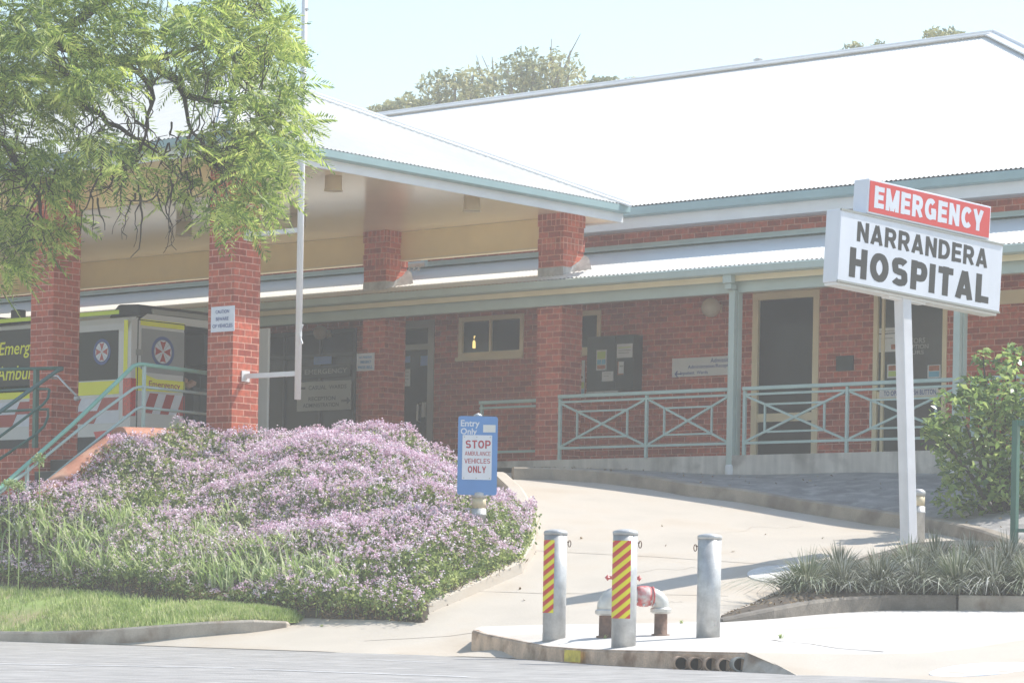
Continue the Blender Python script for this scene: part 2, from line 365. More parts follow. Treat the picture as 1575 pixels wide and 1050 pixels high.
M['cover'] = leafmat('groundcover_leaf', [(.10, .16, .04), (.30, .39, .10), (.52, .58, .22)], .5, .38, 6)
M['bloom'] = leafmat('mauve_petal', [(.64, .42, .55), (.83, .64, .75), (.94, .85, .90)], .7, .25, 5)
M['dry'] = leafmat('dry_litter', [(.12, .07, .03), (.26, .17, .08), (.38, .28, .15)], .8, .1, 8)

# ------------------------------------------------------------------ camera, world, sun
cam = bpy.data.cameras.new('camera'); co = bpy.data.objects.new('camera', cam); COL.objects.link(co)
from mathutils import Matrix
right = Vector((RX*math.cos(ROLL), RY*math.cos(ROLL), math.sin(ROLL)))
up = Vector((-RX*math.sin(ROLL), -RY*math.sin(ROLL), math.cos(ROLL)))
back = Vector((-FX, -FY, 0))
co.matrix_world = Matrix(((right.x, up.x, back.x, 0), (right.y, up.y, back.y, 0), (right.z, up.z, back.z, 0), (0, 0, 0, 1)))
cam.sensor_width = 36; cam.lens = 36*FPX/1575; cam.shift_y = (HZ-525)/1575; cam.clip_start = .5; cam.clip_end = 3000
scene.camera = co
SUN = Vector((.32, .69, 1.0)).normalized()
w = bpy.data.worlds.new('World'); scene.world = w; w.use_nodes = True
nt = w.node_tree; bg = nt.nodes['Background']; sky = nt.nodes.new('ShaderNodeTexSky'); sky.sky_type = 'NISHITA'; sky.sun_disc = False
sky.sun_elevation = math.asin(SUN.z); sky.sun_rotation = math.atan2(SUN.x, SUN.y); sky.air_density = 1.5; sky.dust_density = .6; sky.ozone_density = 2.0
nt.links.new(sky.outputs[0], bg.inputs[0]); bg.inputs[1].default_value = .092
sl = bpy.data.lights.new('sun', 'SUN'); sl.energy = 2.75; sl.angle = math.radians(.53); sl.color = (1, .955, .88)
so = bpy.data.objects.new('sun', sl); COL.objects.link(so); so.rotation_euler = SUN.to_track_quat('Z', 'Y').to_euler(); so.location = (0, 30, 40)
vs = scene.view_settings; vs.view_transform = 'Standard'; vs.look = 'None'; vs.exposure = 1.36; vs.gamma = 1
cy = scene.cycles; cy.max_bounces = 9; cy.diffuse_bounces = 6; cy.glossy_bounces = 3; cy.transmission_bounces = 3; cy.transparent_max_bounces = 8
cy.volume_bounces = 0; cy.use_denoising = True; cy.caustics_reflective = False; cy.caustics_refractive = False
cy.sample_clamp_indirect = 4

# ------------------------------------------------------------------ ground, road, driveway
def lin(a, b, n): return [a+(b-a)*i/(n-1) for i in range(n)]
def gsheet(G, a0, a1, na, b0, b1, nb, dz=0):
    A, Bm = np.meshgrid(np.linspace(a0, a1, na), np.linspace(b0, b1, nb)); Z = G(A, Bm)+dz
    return [[(A[i, j], Bm[i, j], Z[i, j]) for j in range(na)] for i in range(nb)]
mb = MB()
ax = sorted(set(list(np.linspace(-36, -9, 40))+[-150, -90, -50, 10, 60, 150])); by = sorted(set(list(np.linspace(20.0, 32, 22))+[-90, 12, 19.5, 40, 60, 170]))
A, Bm = np.meshgrid(ax, by); Z = GD(np.clip(A, -33, -12), np.clip(Bm, 20.5, 31.5))-.3; Z[Bm < 20.3] = -.95
mb.sheet([[(A[i, j], Bm[i, j], Z[i, j]) for j in range(len(ax))] for i in range(len(by))])
struct(obj('ground', mb, M['ground']))
mb = MB(); mb.quad((-150, -90, ROADZ), (150, -90, ROADZ), (150, 22.6, ROADZ), (-150, 22.6, ROADZ)); struct(obj('road', mb, M['asphalt']))
# concrete driveway with its apron
mb = MB(); mb.sheet(gsheet(GD, -36, -9, 60, 20.45, 31.88, 40)); struct(obj('driveway', mb, M['concrete'], smooth=True))
mb = MB()
for pts in ([(640, 842), (820, 846), (1010, 856), (1240, 872)], [(690, 908), (830, 912), (1000, 914), (1120, 916)], [(560, 985), (690, 978), (800, 962)]):
    P = [march(GD, *p) for p in pts]
    for p, q in zip(P, P[1:]):
        p = Vector(p)+Vector((0, 0, .004)); q = Vector(q)+Vector((0, 0, .004)); n = Vector((-(q-p).y, (q-p).x, 0)).normalized()*.008
        mb.quad(p-n, q-n, q+n, p+n)
struct(obj('driveway_joint', mb, mat('joint_concrete', (.42, .36, .29), .9, .2, 4)))
# faint painted lines on the road
mb = MB()
def roadline(p, q, wd):
    def z(px, py): r = ray(px, py); k = (ROADZ+.004)/r[2]; return Vector(c*k for c in r)
    p = z(*p); q = z(*q); n = Vector((-(q-p).y, (q-p).x, 0)).normalized()*wd/2; mb.quad(p-n, q-n, q+n, p+n)
roadline((0, 1020), (360, 1026), .10); roadline((380, 1028), (720, 1040), .08); roadline((560, 1013), (690, 1019), .05)
struct(obj('road_marking', mb, M['roadpaint']))

# paved island with bollards
front = [(727, 968, 28.2), (745, 974, 27.8), (791, 983, 27.0), (842, 993, 26.2), (892, 997, 25.4), (938, 999, 24.65), (1025, 1000.5, 23.9), (1090, 1002, 23.5), (1147, 1003, 23.2), (1190, 1020, 22.8), (1240, 1044, 22.3), (1300, 1053, 21.6)]
FT = [Vector(atd(*p)) for p in front]
backl = [(740, 963), (800, 961), (840, 960), (930, 959), (1020, 957), (1110, 955), (1200, 948), (1280, 942), (1355, 938), (1470, 938), (1575, 938), (1700, 942)]
BK = [Vector(march(GI, *p)) for p in backl]
mb = MB(); rows = []
for t in lin(0, 1, 14):
    row = []
    for p, q in zip(FT, BK):
        v = p.lerp(q, t); z = float(GI(v.x, v.y)); row.append((v.x, v.y, z*min(1, t*6)+v.z*(1-min(1, t*6))))
    rows.append(row)
ext = [[Vector(r[-1])+Vector((RX*6, RY*6, 0))*0 for r in rows]]
mb.sheet(rows); struct(obj('footpath', mb, M['pale_conc'], smooth=True))
mb = MB()       # right hand part of the paved crossing
R0 = [Vector(r[-1]) for r in rows]
mb.sheet([[(v.x+RX*k, v.y+RY*k-.5*k*(1-i/13), v.z+.0*k) for k in (0, 1, 2, 4, 8)] for i, v in enumerate(R0)])
struct(obj('footpath', mb, M['pale_conc'], smooth=True))
jt = [Vector(march(GI, *p))+Vector((0, 0, .004)) for p in ((1127, 979), (1200, 985), (1290, 994), (1360, 1001))]; mb = MB()
for p, q in zip(jt, jt[1:]):
    n = Vector((-(q-p).y, (q-p).x, 0)).normalized()*.012; mb.quad(p-n, q-n, q+n, p+n)
struct(obj('footpath_joint', mb, M['kerb']))
fr_l = [(1150, 1004.5), (1200, 1026), (1245, 1046), (1300, 1055), (1400, 1062), (1500, 1068), (1640, 1075)]; bk_l = [(1152, 1003.5), (1230, 1005), (1330, 1006.5), (1418, 1004.5), (1475, 999), (1517, 993), (1640, 974)]
mb = MB(); rows = []
for t in lin(0, 1, 9): rows.append([tuple(Vector(march(GI, p[0]+(q[0]-p[0])*t, p[1]+(q[1]-p[1])*t))+Vector((0, 0, .006))) for p, q in zip(bk_l, fr_l)])
mb.sheet(rows); struct(obj('footpath_crossing', mb, M['concrete'], smooth=True))
def kerbrun(name, T, base, width, m, parent=None, lean=.015, smooth=True):
    """kerb stone: T = top front edge, base = z or list; width goes backwards (left of direction)"""
    mb = MB(); rows = []
    for i, p in enumerate(T):
        d = (T[min(i+1, len(T)-1)]-T[max(i-1, 0)]); d.z = 0; d.normalize(); n = Vector((-d.y, d.x, 0))
        zb = base[i] if isinstance(base, (list, tuple)) else base
        rows.append([(p-n*lean).to_tuple()[:2]+(zb,), p-n*lean*.5-Vector((0, 0, .02)), p+n*.012+Vector((0, 0, .003)), p+n*width+Vector((0, 0, .004)), (p+n*width).to_tuple()[:2]+(zb,)])
    mb.sheet(rows); mb.add([*rows[0], *rows[-1]], [(0, 1, 2, 3, 4), (9, 8, 7, 6, 5)])
    return struct(obj(name, mb, m, parent))
k1 = kerbrun('kerb', FT[:9], ROADZ-.1, .13, M['rustkerb'])
mb = MB()       # pale nose that ramps down to the road at the right
T = FT[8:]; mb.sheet([[(p.x, p.y, p.z+.006) for p in T], [(p.x+.05*FX*-1, p.y-.10, ROADZ-.02) for p in T]])
struct(obj('kerb_ramp', mb, M['kerb']))
mb = MB()       # yellow paint patch on the kerb face
for a0, a1 in ((868, 893),):
    p = Vector(atd(a0, 997.5, 25.62)); q = Vector(atd(a1, 999, 25.25)); n = Vector((FX, FY, 0))*.028
    mb.quad(Vector((p.x, p.y, ROADZ+.01))-n, Vector((q.x, q.y, ROADZ+.01))-n, q-n+Vector((0, 0, -.005)), p-n+Vector((0, 0, -.005)))
obj('yellow_paint_patch', mb, M['yellow'], k1)
for i, (px, py) in enumerate(((1046, 1019), (1069, 1020.4), (1093, 1020.4), (1113, 1022.5), (1136, 1020.6))):  # pipe insides coloured near-black for the darkness within
    c = Vector(atd(px, py, 23.75-.12*i))-Vector((FX, FY, 0))*.07; mb = MB()
    d = Vector((-FX*.8+.3, -FY, 0)).normalized(); s_ = c-d*.25; e_ = c+d*.035
    n = 20; u = Vector((-d.y, d.x, 0)); V = []
    for p, r in ((s_, .05), (e_, .05), (e_, .060), (s_, .060)):
        V += [p+u*math.cos(2*PI*k/n)*r+Vector((0, 0, 1))*math.sin(2*PI*k/n)*r for k in range(n)]
    F = [(j*n+k, j*n+(k+1) % n, (j+1)*n+(k+1) % n, (j+1)*n+k) for j in range(3) for k in range(n)]
    mb.add(V, F[n:]); mb.m = 1; mb.add(V, F[:n]); f_ = c-d*.02; mb.add([f_+u*math.cos(2*PI*k/n)*.051+Vector((0, 0, 1))*math.sin(2*PI*k/n)*.051 for k in range(n)], [tuple(range(n))])
    obj('drain_pipe', mb, [M['alu'] if i == 4 else M['rustkerb'], M['dark']], k1, smooth=False)

# nature strip: kerb, lawn and its grass
LK = [Vector(onb(*p)) for p in ((-260, 968, 20.35), (-60, 970, 20.35), (60, 971, 20.36), (150, 968, 20.42), (230, 962, 20.6), (320, 955.5, 20.9), (390, 953, 21.2), (440, 955, 21.5), (455, 959, 21.75))]
kb = [float(min(GD(p.x, p.y)-.05, p.z-.05)) for p in LK]; kb[0] = kb[1] = kb[2] = ROADZ-.05
kerbrun('kerb', LK, kb, .15, M['kerb'])
LB = [Vector(onb(*p)) for p in ((-260, 893, 21.75), (-60, 901, 21.75), (60, 906, 21.75), (150, 912, 21.75), (230, 920, 21.8), (320, 929, 21.85), (390, 937, 21.9), (430, 945, 21.9), (452, 955, 21.9))]
mb = MB(); rows = []
for t in lin(0, 1, 8):
    rows.append([tuple(((p+Vector((0, .14, 0))).lerp(q, t))-Vector((0, 0, .015-.05*math.sin(PI*t)))) for p, q in zip(LK, LB)])
mb.sheet(rows); lawn_rows = np.array(rows); struct(obj('lawn', mb, mat('lawn_turf', (.22, .29, .08), .95, .25, 5, stain=((.34, .30, .15), 2)), smooth=True))
def bilin(rows, u, v):
    n, m = rows.shape[:2]; x = u*(m-1); y = v*(n-1); i = np.minimum(x.astype(int), m-2); j = np.minimum(y.astype(int), n-2); fx = (x-i)[:, None]; fy = (y-j)[:, None]
    return rows[j, i]*(1-fx)*(1-fy)+rows[j, i+1]*fx*(1-fy)+rows[j+1, i]*(1-fx)*fy+rows[j+1, i+1]*fx*fy
def blades(P, h, wd, lean, seg=2, droop=.3, dirs=None):
    """curved grass blades at points P: returns verts, quads"""
    n = len(P); az = RNG.uniform(0, 2*PI, n) if dirs is None else dirs; ca, sa = np.cos(az), np.sin(az)
    h = np.broadcast_to(h, n); lean = np.broadcast_to(lean, n); wd = np.broadcast_to(wd, n); V = np.zeros((n, (seg+1)*2, 3))
    tw = RNG.uniform(0, PI, n)
    for k in range(seg+1):
        t = k/seg; out = lean*h*(t**1.5); zz = h*(t-droop*lean*t**2.5)
        c = P+np.stack([ca*out, sa*out, zz], 1); ww = wd*(1-t**2*.92)/2
        s_ = np.stack([-np.sin(az+tw*.3)*ww, np.cos(az+tw*.3)*ww, 0*ww], 1)
        V[:, 2*k] = c-s_; V[:, 2*k+1] = c+s_
    base = (np.arange(n)*(seg+1)*2)[:, None]
    F = np.concatenate([base+np.array([[2*k, 2*k+1, 2*k+3, 2*k+2]]) for k in range(seg)], 0)
    return V.reshape(-1, 3), F
def merge(*parts):
    V = []; F = []; o = 0
    for v, f in parts: V.append(v); F.append(f+o); o += len(v)
    return np.concatenate(V), np.concatenate(F)
n = 34000; u = RNG.uniform(.1, 1, n); v = RNG.uniform(0, 1, n)**.9
P = bilin(lawn_rows, u, v); keep = RNG.uniform(0, 1, n) < np.clip(.55+.75*np.sin(P[:, 0]*2.1+1.3)*np.sin(P[:, 1]*3.3+P[:, 0]*.7)+.25*np.sin(P[:, 0]*7.3), .12, 1)
P = P[keep]
g = blades(P, RNG.uniform(.035, .10, len(P)), RNG.uniform(.008, .014, len(P)), RNG.uniform(.1, .7, len(P)))
stuff(obj('grass', g, M['lawn']), 'short green grass on the kerbed nature strip', 'grass')

# garden bed mound
MG = TPS([(p[0], p[1], p[2]+dz) for p, dz in ((onb(-200, 884, 21.85), 0), (onb(0, 892, 21.85), 0), (onb(200, 905, 21.85), 0), (onb(400, 935, 21.9), 0), (onb(600, 950, 21.9), 0), (onb(650, 942, 21.95), .05),
        (march(GD, 800, 880), .08), (march(GD, 822, 815), .08), (march(GD, 790, 760), .1),
        (onb(420, 650, 25.2), -.42), (onb(520, 645, 25.2), -.42), (onb(620, 670, 25.3), -.42), (onb(700, 695, 25.4), -.42), (onb(780, 772, 24.9), -.36), (onb(810, 828, 24.2), -.3),
        (onb(300, 645, 25.2), -.22), (onb(245, 652, 24.8), -.15), (onb(208, 668, 24.1), -.20), (onb(100, 730, 22.95), -.28), (onb(0, 765, 22.35), -.28), (onb(-150, 790, 22.3), -.2), (onb(400, 800, 23.4), -.12), (onb(200, 805, 22.75), -.14), (onb(600, 800, 23.5), -.12), (onb(690, 850, 23.1), -.12), (onb(30, 830, 22.05), -.14), (onb(560, 720, 24.4), -.16), (onb(330, 720, 24.3), -.16))])
_MG = MG; RIGHT = np.array([march(GD, *p) for p in ((645, 945), (655, 942), (720, 915), (798, 881), (818, 850), (822, 820), (818, 795), (800, 765), (775, 742))])
def MG(a, b):
    a = np.asarray(a, float); b = np.asarray(b, float); dm = np.full(a.shape, 9.)
    for p, q in zip(RIGHT, RIGHT[1:]):
        d = q[:2]-p[:2]; t = np.clip(((a-p[0])*d[0]+(b-p[1])*d[1])/(d@d), 0, 1); dm = np.minimum(dm, np.hypot(a-p[0]-t*d[0], b-p[1]-t*d[1]))
    fr = np.array([onb(*p) for p in bed_front]); dF = np.full(a.shape, 9.); zF = np.interp(a, fr[:, 0], fr[:, 2])
    for p, q in zip(fr, fr[1:]):
        d = q[:2]-p[:2]; t = np.clip(((a-p[0])*d[0]+(b-p[1])*d[1])/(d@d), 0, 1); dF = np.minimum(dF, np.hypot(a-p[0]-t*d[0], b-p[1]-t*d[1]))
    return np.minimum(np.minimum(_MG(a, b), GD(a, b)+.09+.85*np.maximum(dm-.14, 0)), zF-.06+1.35*dF+1.2*np.maximum(dF-.25, 0))
bed_front = [(-200, 886, 21.85), (0, 892, 21.85), (200, 905, 21.85), (300, 920, 21.87), (400, 935, 21.9), (500, 945, 21.9), (600, 950, 21.9), (650, 944, 21.95)]
BF = [Vector(onb(*p)) for p in bed_front]
bk_right = [Vector(march(GD, *p)) for p in ((655, 942), (720, 915), (798, 881), (818, 850), (822, 820), (818, 795), (800, 765), (775, 742))]
polyxy = [(p.x, p.y) for p in BF]+[(p.x, p.y) for p in bk_right]+[(-23.2, 26.4), (-25.6, 26.4), (-26.6, 25.45), (-26.98, 25.4), (-26.98, 22.75), (-27.28, 22.6), (-27.28, 22.35), (-33, 22.35)]
def inside(x, y, poly):
    r = np.zeros(x.shape, bool); n = len(poly)
    for i in range(n):
        (x0, y0), (x1, y1) = poly[i], poly[(i+1) % n]
        c = ((y0 > y) != (y1 > y)) & (x < (x1-x0)*(y-y0)/((y1-y0)+1e-12)+x0); r ^= c
    return r
mb = MB(); na, nb = 260, 110
A, Bm = np.meshgrid(np.linspace(-33, -18.4, na), np.linspace(21.8, 26.4, nb)); Z = MG(A, Bm)
ins = inside(A, Bm, polyxy)
Zs = np.where(ins, Z, np.minimum(GD(A, Bm)-.03, Z-.03))
for j in range(nb-1):
    for i in range(na-1):
        if ins[j:j+2, i:i+2].any():
            mb.add([(A[y, x], Bm[y, x], Zs[y, x]) for y, x in ((j, i), (j, i+1), (j+1, i+1), (j+1, i))], [(0, 1, 2, 3)])
struct(obj('garden_bed', mb, M['soil']))
BKT = [Vector((p.x, p.y, float(GD(p.x, p.y))+h)) for p, h in zip(bk_right, (.10, .12, .14, .14, .14, .14, .14, .14))]
kerbrun('kerb', BKT, [p.z-.3 for p in BKT], .16, M['concrete'], lean=.06)

def scatter(n, cond=None):
    a = RNG.uniform(-32, -18.8, n); b = RNG.uniform(21.8, 26.4, n); k = inside(a, b, polyxy); a, b = a[k], b[k]
    if cond is not None: k = cond(a, b); a, b = a[k], b[k]
    return a, b
def pixel(a, b, z):
    X = a*RX+b*RY; Y = a*FX+b*FY; x = X/Y; y = z/Y
    return 787.5+FPX*(x*math.cos(ROLL)+y*math.sin(ROLL)), HZ-FPX*(-x*math.sin(ROLL)+y*math.cos(ROLL))
def vnoise(a, b, s, seed):
    r = np.random.default_rng(seed); acc = 0
    for k in range(5):
        t = r.uniform(0, 2*PI); ph = r.uniform(0, 6); f = s*(.6+.5*k); acc = acc+np.sin((a*np.cos(t)+b*np.sin(t))*f+ph)/(1+.5*k)
    return acc/2
def strapzone(a, b):    # where strap leaved plants stand: the lower left of the bed
    z = MG(a, b); px, py = pixel(a, b, z)
    top = np.interp(px, [-300, 100, 330, 480, 560, 640], [770, 796, 806, 850, 915, 965])
    return (py > top+30*vnoise(a, b, 3, 5)) & (px < 560) & (py < np.interp(px, [0, 300, 600], [880, 905, 935]))
def orient_cards(P, size, nrm_tilt=1.0, aspect=1.0, k=4):
    n = len(P); d = RNG.normal(size=(n, 3)); d[:, 2] = np.abs(d[:, 2])*nrm_tilt+.2; d /= np.linalg.norm(d, axis=1)[:, None]
    t = RNG.normal(size=(n, 3)); u = np.cross(d, t); u /= np.linalg.norm(u, axis=1)[:, None]; w_ = np.cross(d, u)
    s = np.broadcast_to(size, n)[:, None]
    V = np.stack([P-u*s*.5, P+w_*s*.5*aspect+d*s*.08, P+u*s*.5, P-w_*s*.5*aspect+d*s*.08], 1)
    return V.reshape(-1, 3), np.arange(n*4).reshape(n, 4)
def bump_h(a, b): return .16+.12*vnoise(a, b, 3.4, 1)+.06*vnoise(a, b, 9, 2)
# leaves of the flowering cover
a, b = scatter(210000); hgt = bump_h(a, b); z = MG(a, b)+hgt*RNG.uniform(.05, .95, len(a))**.6
sz = strapzone(a, b); k = (~sz) | (RNG.uniform(0, 1, len(a)) < .3); P = np.stack([a, b, z], 1)[k]; P[:, 1] -= RNG.exponential(.035, len(P)); P[:, 0] += RNG.exponential(.03, len(P))
cov = orient_cards(P, RNG.uniform(.03, .06, len(P)), .7, .55)
a, b = scatter(26000, lambda a, b: ~strapzone(a, b)); P = np.stack([a, b, MG(a, b)+.0], 1)
st = blades(P, bump_h(a, b)*RNG.uniform(.9, 1.35, len(a)), .010, RNG.uniform(0, .5, len(a)), 1)
stuff(obj('flowering_ground_cover', merge(cov, st), M['cover']), 'low green foliage of the flowering cover on the garden bank', 'ground cover')
# blooms: little clusters
a, b = scatter(52000)
den = np.clip(.80+.60*vnoise(a, b, 2.6, 3)+.25*vnoise(a, b, 8, 4), .06, 1); sz = strapzone(a, b); den = np.where(sz, den*.42, den)
px, py = pixel(a, b, MG(a, b)); den = np.where((px > 640) & (py > 820), den*.75, den); den = np.where(py > np.interp(px, [300, 450, 650], [890, 915, 880]), den*.5, den)
k = RNG.uniform(0, 1, len(a)) < den; a, b = a[k], b[k]
hh = bump_h(a, b)+RNG.uniform(0, .09, len(a)); C = np.stack([a, b, MG(a, b)+hh], 1)
pet = []
for j in range(7):
    off = RNG.normal(size=C.shape)*.013; pet.append(orient_cards(C+off, RNG.uniform(.017, .030, len(C)), 1.4, .9))
stuff(obj('mauve_blossom', merge(*pet), M['bloom']), 'small mauve flower heads massed over the garden bank', 'flowers')
# strap leaved plants
a, b = scatter(5200, strapzone); C = np.stack([a, b, MG(a, b)], 1)
k = RNG.uniform(0, 1, len(a)) < .5; C = C[k][:420]
parts = []
for j in range(14):
    m = len(C); parts.append(blades(C+RNG.normal(size=(m, 3))*[.05, .05, 0], RNG.uniform(.22, .46, m), RNG.uniform(.018, .034, m), RNG.uniform(.15, 1.0, m), 4, .55))
stuff(obj('strap_leaf_plants', merge(*parts), M['strap']), 'strappy green leaves massed at the foot of the flower bank', 'plants')
# dry litter along the bed edge
a, b = scatter(90000); px, py = pixel(a, b, MG(a, b)); lim = np.interp(px, [-200, 0, 200, 400, 560, 650, 800], [868, 876, 890, 920, 925, 890, 860])
k = py > lim; a, b = a[k], b[k]; P = np.stack([a+RNG.exponential(.03, len(a)), b-RNG.exponential(.05, len(a)), MG(a, b)+RNG.uniform(.0, .05, len(a))], 1)[:22000]
stuff(obj('leaf_litter', orient_cards(P, RNG.uniform(.03, .09, len(P)), 1.5, .2), M['dry']), 'dry brown leaf litter along the edge of the bed', 'leaf litter')
# tall pale seed heads beside the stair
for i, (px, py, d, lab) in enumerate(((60, 708, 34.0, 'tall pale seed head stalk standing against the stair rail'), (13, 745, 33.6, 'pale seed head at the left picture edge, lower of the stair stalks'), (28, 748, 33.4, 'short pale seed head between the taller stalks by the stair'))):
    t = Vector(atd(px, py, d)); g0 = Vector((t.x+.03, t.y, float(MG(t.x, t.y)))); th = thing('seed_head', lab, 'plant', g0, 'seed head stalks beside the stair')
    mb = MB(); mb.tube([g0, g0.lerp(t, .5)+Vector((.02, 0, 0)), t], [.008, .007, .005], 6); obj('stalk', mb, M['strap'], th)
    mb = MB()
    for k_ in range(60):
        dr = Vector((random.gauss(0, 1), random.gauss(0, 1), random.gauss(.3, .8))).normalized(); e_ = t+dr*random.uniform(.05, .095); mb.bar(t, e_, .004); mb.lathe([(0, -.012), (.012, 0), (0, .012)], e_, 5)
    obj('umbel', mb, M['strap'], th)

# ------------------------------------------------------------------ side kerb and shaded strip by the building
RK = [Vector(march(GD, px, py)) for px, py in ((790, 737), (850, 738), (920, 742), (1000, 752), (1060, 763), (1140, 772), (1200, 783), (1300, 799), (1390, 812), (1450, 822), (1510, 838), (1580, 862))]
RKT = [Vector((p.x, p.y, p.z+.17)) for p in RK]
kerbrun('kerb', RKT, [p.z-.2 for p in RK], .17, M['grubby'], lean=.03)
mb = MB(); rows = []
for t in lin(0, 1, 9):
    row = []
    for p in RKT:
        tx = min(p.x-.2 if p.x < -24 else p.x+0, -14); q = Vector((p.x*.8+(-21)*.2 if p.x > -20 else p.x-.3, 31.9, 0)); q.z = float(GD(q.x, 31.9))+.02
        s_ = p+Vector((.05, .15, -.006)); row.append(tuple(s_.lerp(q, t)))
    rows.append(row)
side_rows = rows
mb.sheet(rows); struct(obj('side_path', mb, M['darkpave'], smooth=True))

# right hand garden
gpts = [(1108, 955), (1160, 936), (1215, 912), (1260, 890), (1330, 868), (1400, 850), (1480, 846), (1560, 850), (1640, 856), (1720, 866)]
gfr = [(1112, 956), (1190, 951), (1240, 946), (1290, 942), (1355, 938.5), (1400, 938), (1470, 938), (1540, 939), (1600, 940), (1700, 943)]
GB = [Vector(march(GD, *p)) for p in gpts]; GF = [Vector(march(GI, *p)) for p in gfr]
hh = [.03, .10, .13, .15, .155, .155, .155, .155, .155, .155]
GFT = [Vector((p.x, p.y, p.z+h)) for p, h in zip(GF, hh)]
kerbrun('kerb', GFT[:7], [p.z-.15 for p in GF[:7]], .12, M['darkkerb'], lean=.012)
kerbrun('kerb', [GFT[6].lerp(GFT[7], .06)]+GFT[7:], [p.z-.15 for p in GF[6:]], .14, M['kerb'], lean=.012)
mb = MB(); rows = []
for t in lin(0, 1, 10):
    rows.append([tuple((f+Vector((FX, FY, 0))*.1).lerp(Vector((g_.x, g_.y, g_.z+h*.6)), t)+Vector((0, 0, .05*math.sin(PI*t)-.01))) for f, g_, h in zip(GFT, GB, hh)])
mb.sheet(rows); gard_rows = np.array(rows); struct(obj('garden_soil', mb, M['soil'], smooth=True))
kerbrun('kerb', [Vector((p.x, p.y, p.z+h*.6+.02)) for p, h in zip(GB[::-1], hh[::-1])], [p.z-.1 for p in GB[::-1]], .12, M['kerb'])
# a second low kerb that bounds the shrub bed
SB = [Vector(march(GD, px, py)) for px, py in ((1418, 815), (1450, 822), (1480, 834), (1530, 846), (1600, 856))]
mb = MB()
for px0, py0, stp in ((905, 925, 26), (1090, 820, 22), (760, 985, 20), (980, 880, 18)):
    P = []; x, y = px0, py0
    for k in range(stp): P.append(Vector(march(GD, x, y))+Vector((0, 0, .003))); x += random.uniform(3, 11); y += random.gauss(-.3, 1.1)
    for p, q in zip(P, P[1:]):
        n = Vector((-(q-p).y, (q-p).x, 0)).normalized()*.004; mb.quad(p-n, q-n, q+n, p+n)
struct(obj('driveway_crack', mb, M['kerb']))
def on_rows(rows_, n): return bilin(np.array(rows_), RNG.uniform(0, 1, n), RNG.uniform(0, 1, n))
P = on_rows(side_rows, 90)+[0, 0, .012]; Q = bilin(gard_rows, RNG.uniform(0, 1, 420), RNG.uniform(0, 1, 420)**1.3)+[0, 0, .015]
px_, py_ = RNG.uniform(650, 1380, 14), RNG.uniform(760, 960, 14); D_ = np.array([march(GD, x, y) for x, y in zip(px_, py_)])+[0, 0, .008]
fl = np.concatenate([P, Q, D_]); stuff(obj('fallen_leaves', orient_cards(fl, RNG.uniform(.03, .07, len(fl)), 2.5, .5), M['dry']), 'scattered dry leaves fallen on the path, soil and driveway', 'fallen leaves')
# manhole covers and weeds
def disc(name, px, py, r, G, lab, cat, m, squash=1):
    c = Vector(march(G, px, py)); mb = MB(); n = 32; V = []
    for rr, z in ((r, -.02), (r, .012), (r*.86, .016), (r*.84, .011), (0.001, .011)):
        for k in range(n):
            x = c.x+rr*math.cos(2*PI*k/n); y = c.y+rr*math.sin(2*PI*k/n); V.append((x, y, float(G(x, y))+z))
    mb.add(V, [(j*n+k, j*n+(k+1) % n, (j+1)*n+(k+1) % n, (j+1)*n+k) for j in range(4) for k in range(n)])
    return tag(obj(name, mb, m), lab, cat)
disc('manhole_cover', 1208, 883, .42, GD, 'round manhole cover set in the driveway beside the grass tussocks', 'manhole cover', M['pale_conc'])
disc('manhole_cover', 1520, 1031, .45, GI, 'pale round manhole cover at the bottom right of the footpath', 'manhole cover', M['signwhite'])
def tuft(px, py, G, lab, n=26, h=.06):
    c = np.array(march(G, px, py)); P = c+RNG.normal(size=(n, 3))*[.006, .006, 0]
    tag(obj('weed_tuft', blades(P, RNG.uniform(.4*h, h, n), .008, RNG.uniform(.3, 1, n), 2), M['lawn']), lab, 'weed', 'weeds growing in the paving cracks')
tuft(1201, 981, GI, 'small weed in the footpath joint right of the bollards')
tuft(930, 981, GI, 'weed at the foot of the rusty hydrant pipe', 18, .05); tuft(1048, 958, GI, 'weed at the end of the garden kerb shadow', 30, .05)
tuft(495, 963, GD, 'flat weed on the apron right of the nature strip', 40, .03); tuft(730, 838, GD, 'weed in the bed edge below the blue entry sign', 20, .1)
tuft(595, 942, GD, 'spiky green weed at the foot of the flower bank', 24, .16); tuft(108, 985, GD, 'yellowish weed at the gutter by the lawn kerb', 20, .1)

# ------------------------------------------------------------------ hospital building
WB = 33.9                     # wall face
FL = 2.08                     # veranda floor
T24 = math.tan(math.radians(24))
bld = thing('hospital_building', 'long red brick hospital building with white metal roof and green trimmed veranda', 'building', (-26, 34, FL))
def wall_front(mb, b, a0, a1, z0, z1, holes, rev=.12):
    xs = sorted({a0, a1, *[h[0] for h in holes], *[h[1] for h in holes]}); zs = sorted({z0, z1, *[h[2] for h in holes], *[h[3] for h in holes]})
    for i in range(len(xs)-1):
        for j in range(len(zs)-1):
            cx, cz = (xs[i]+xs[i+1])/2, (zs[j]+zs[j+1])/2
            if any(h[0] < cx < h[1] and h[2] < cz < h[3] for h in holes): continue
            mb.quad((xs[i], b, zs[j]), (xs[i+1], b, zs[j]), (xs[i+1], b, zs[j+1]), (xs[i], b, zs[j+1]))
    for h in holes:
        x0, x1, y0, y1 = h[:4]; r = b+rev
        mb.quad((x0, b, y0), (x0, r, y0), (x0, r, y1), (x0, b, y1)); mb.quad((x1, b, y0), (x1, b, y1), (x1, r, y1), (x1, r, y0))
        mb.quad((x0, b, y1), (x0, r, y1), (x1, r, y1), (x1, b, y1)); mb.quad((x0, b, y0), (x1, b, y0), (x1, r, y0), (x0, r, y0))
def W(px, py): p = onb(px, py, WB); return p[0], p[2]
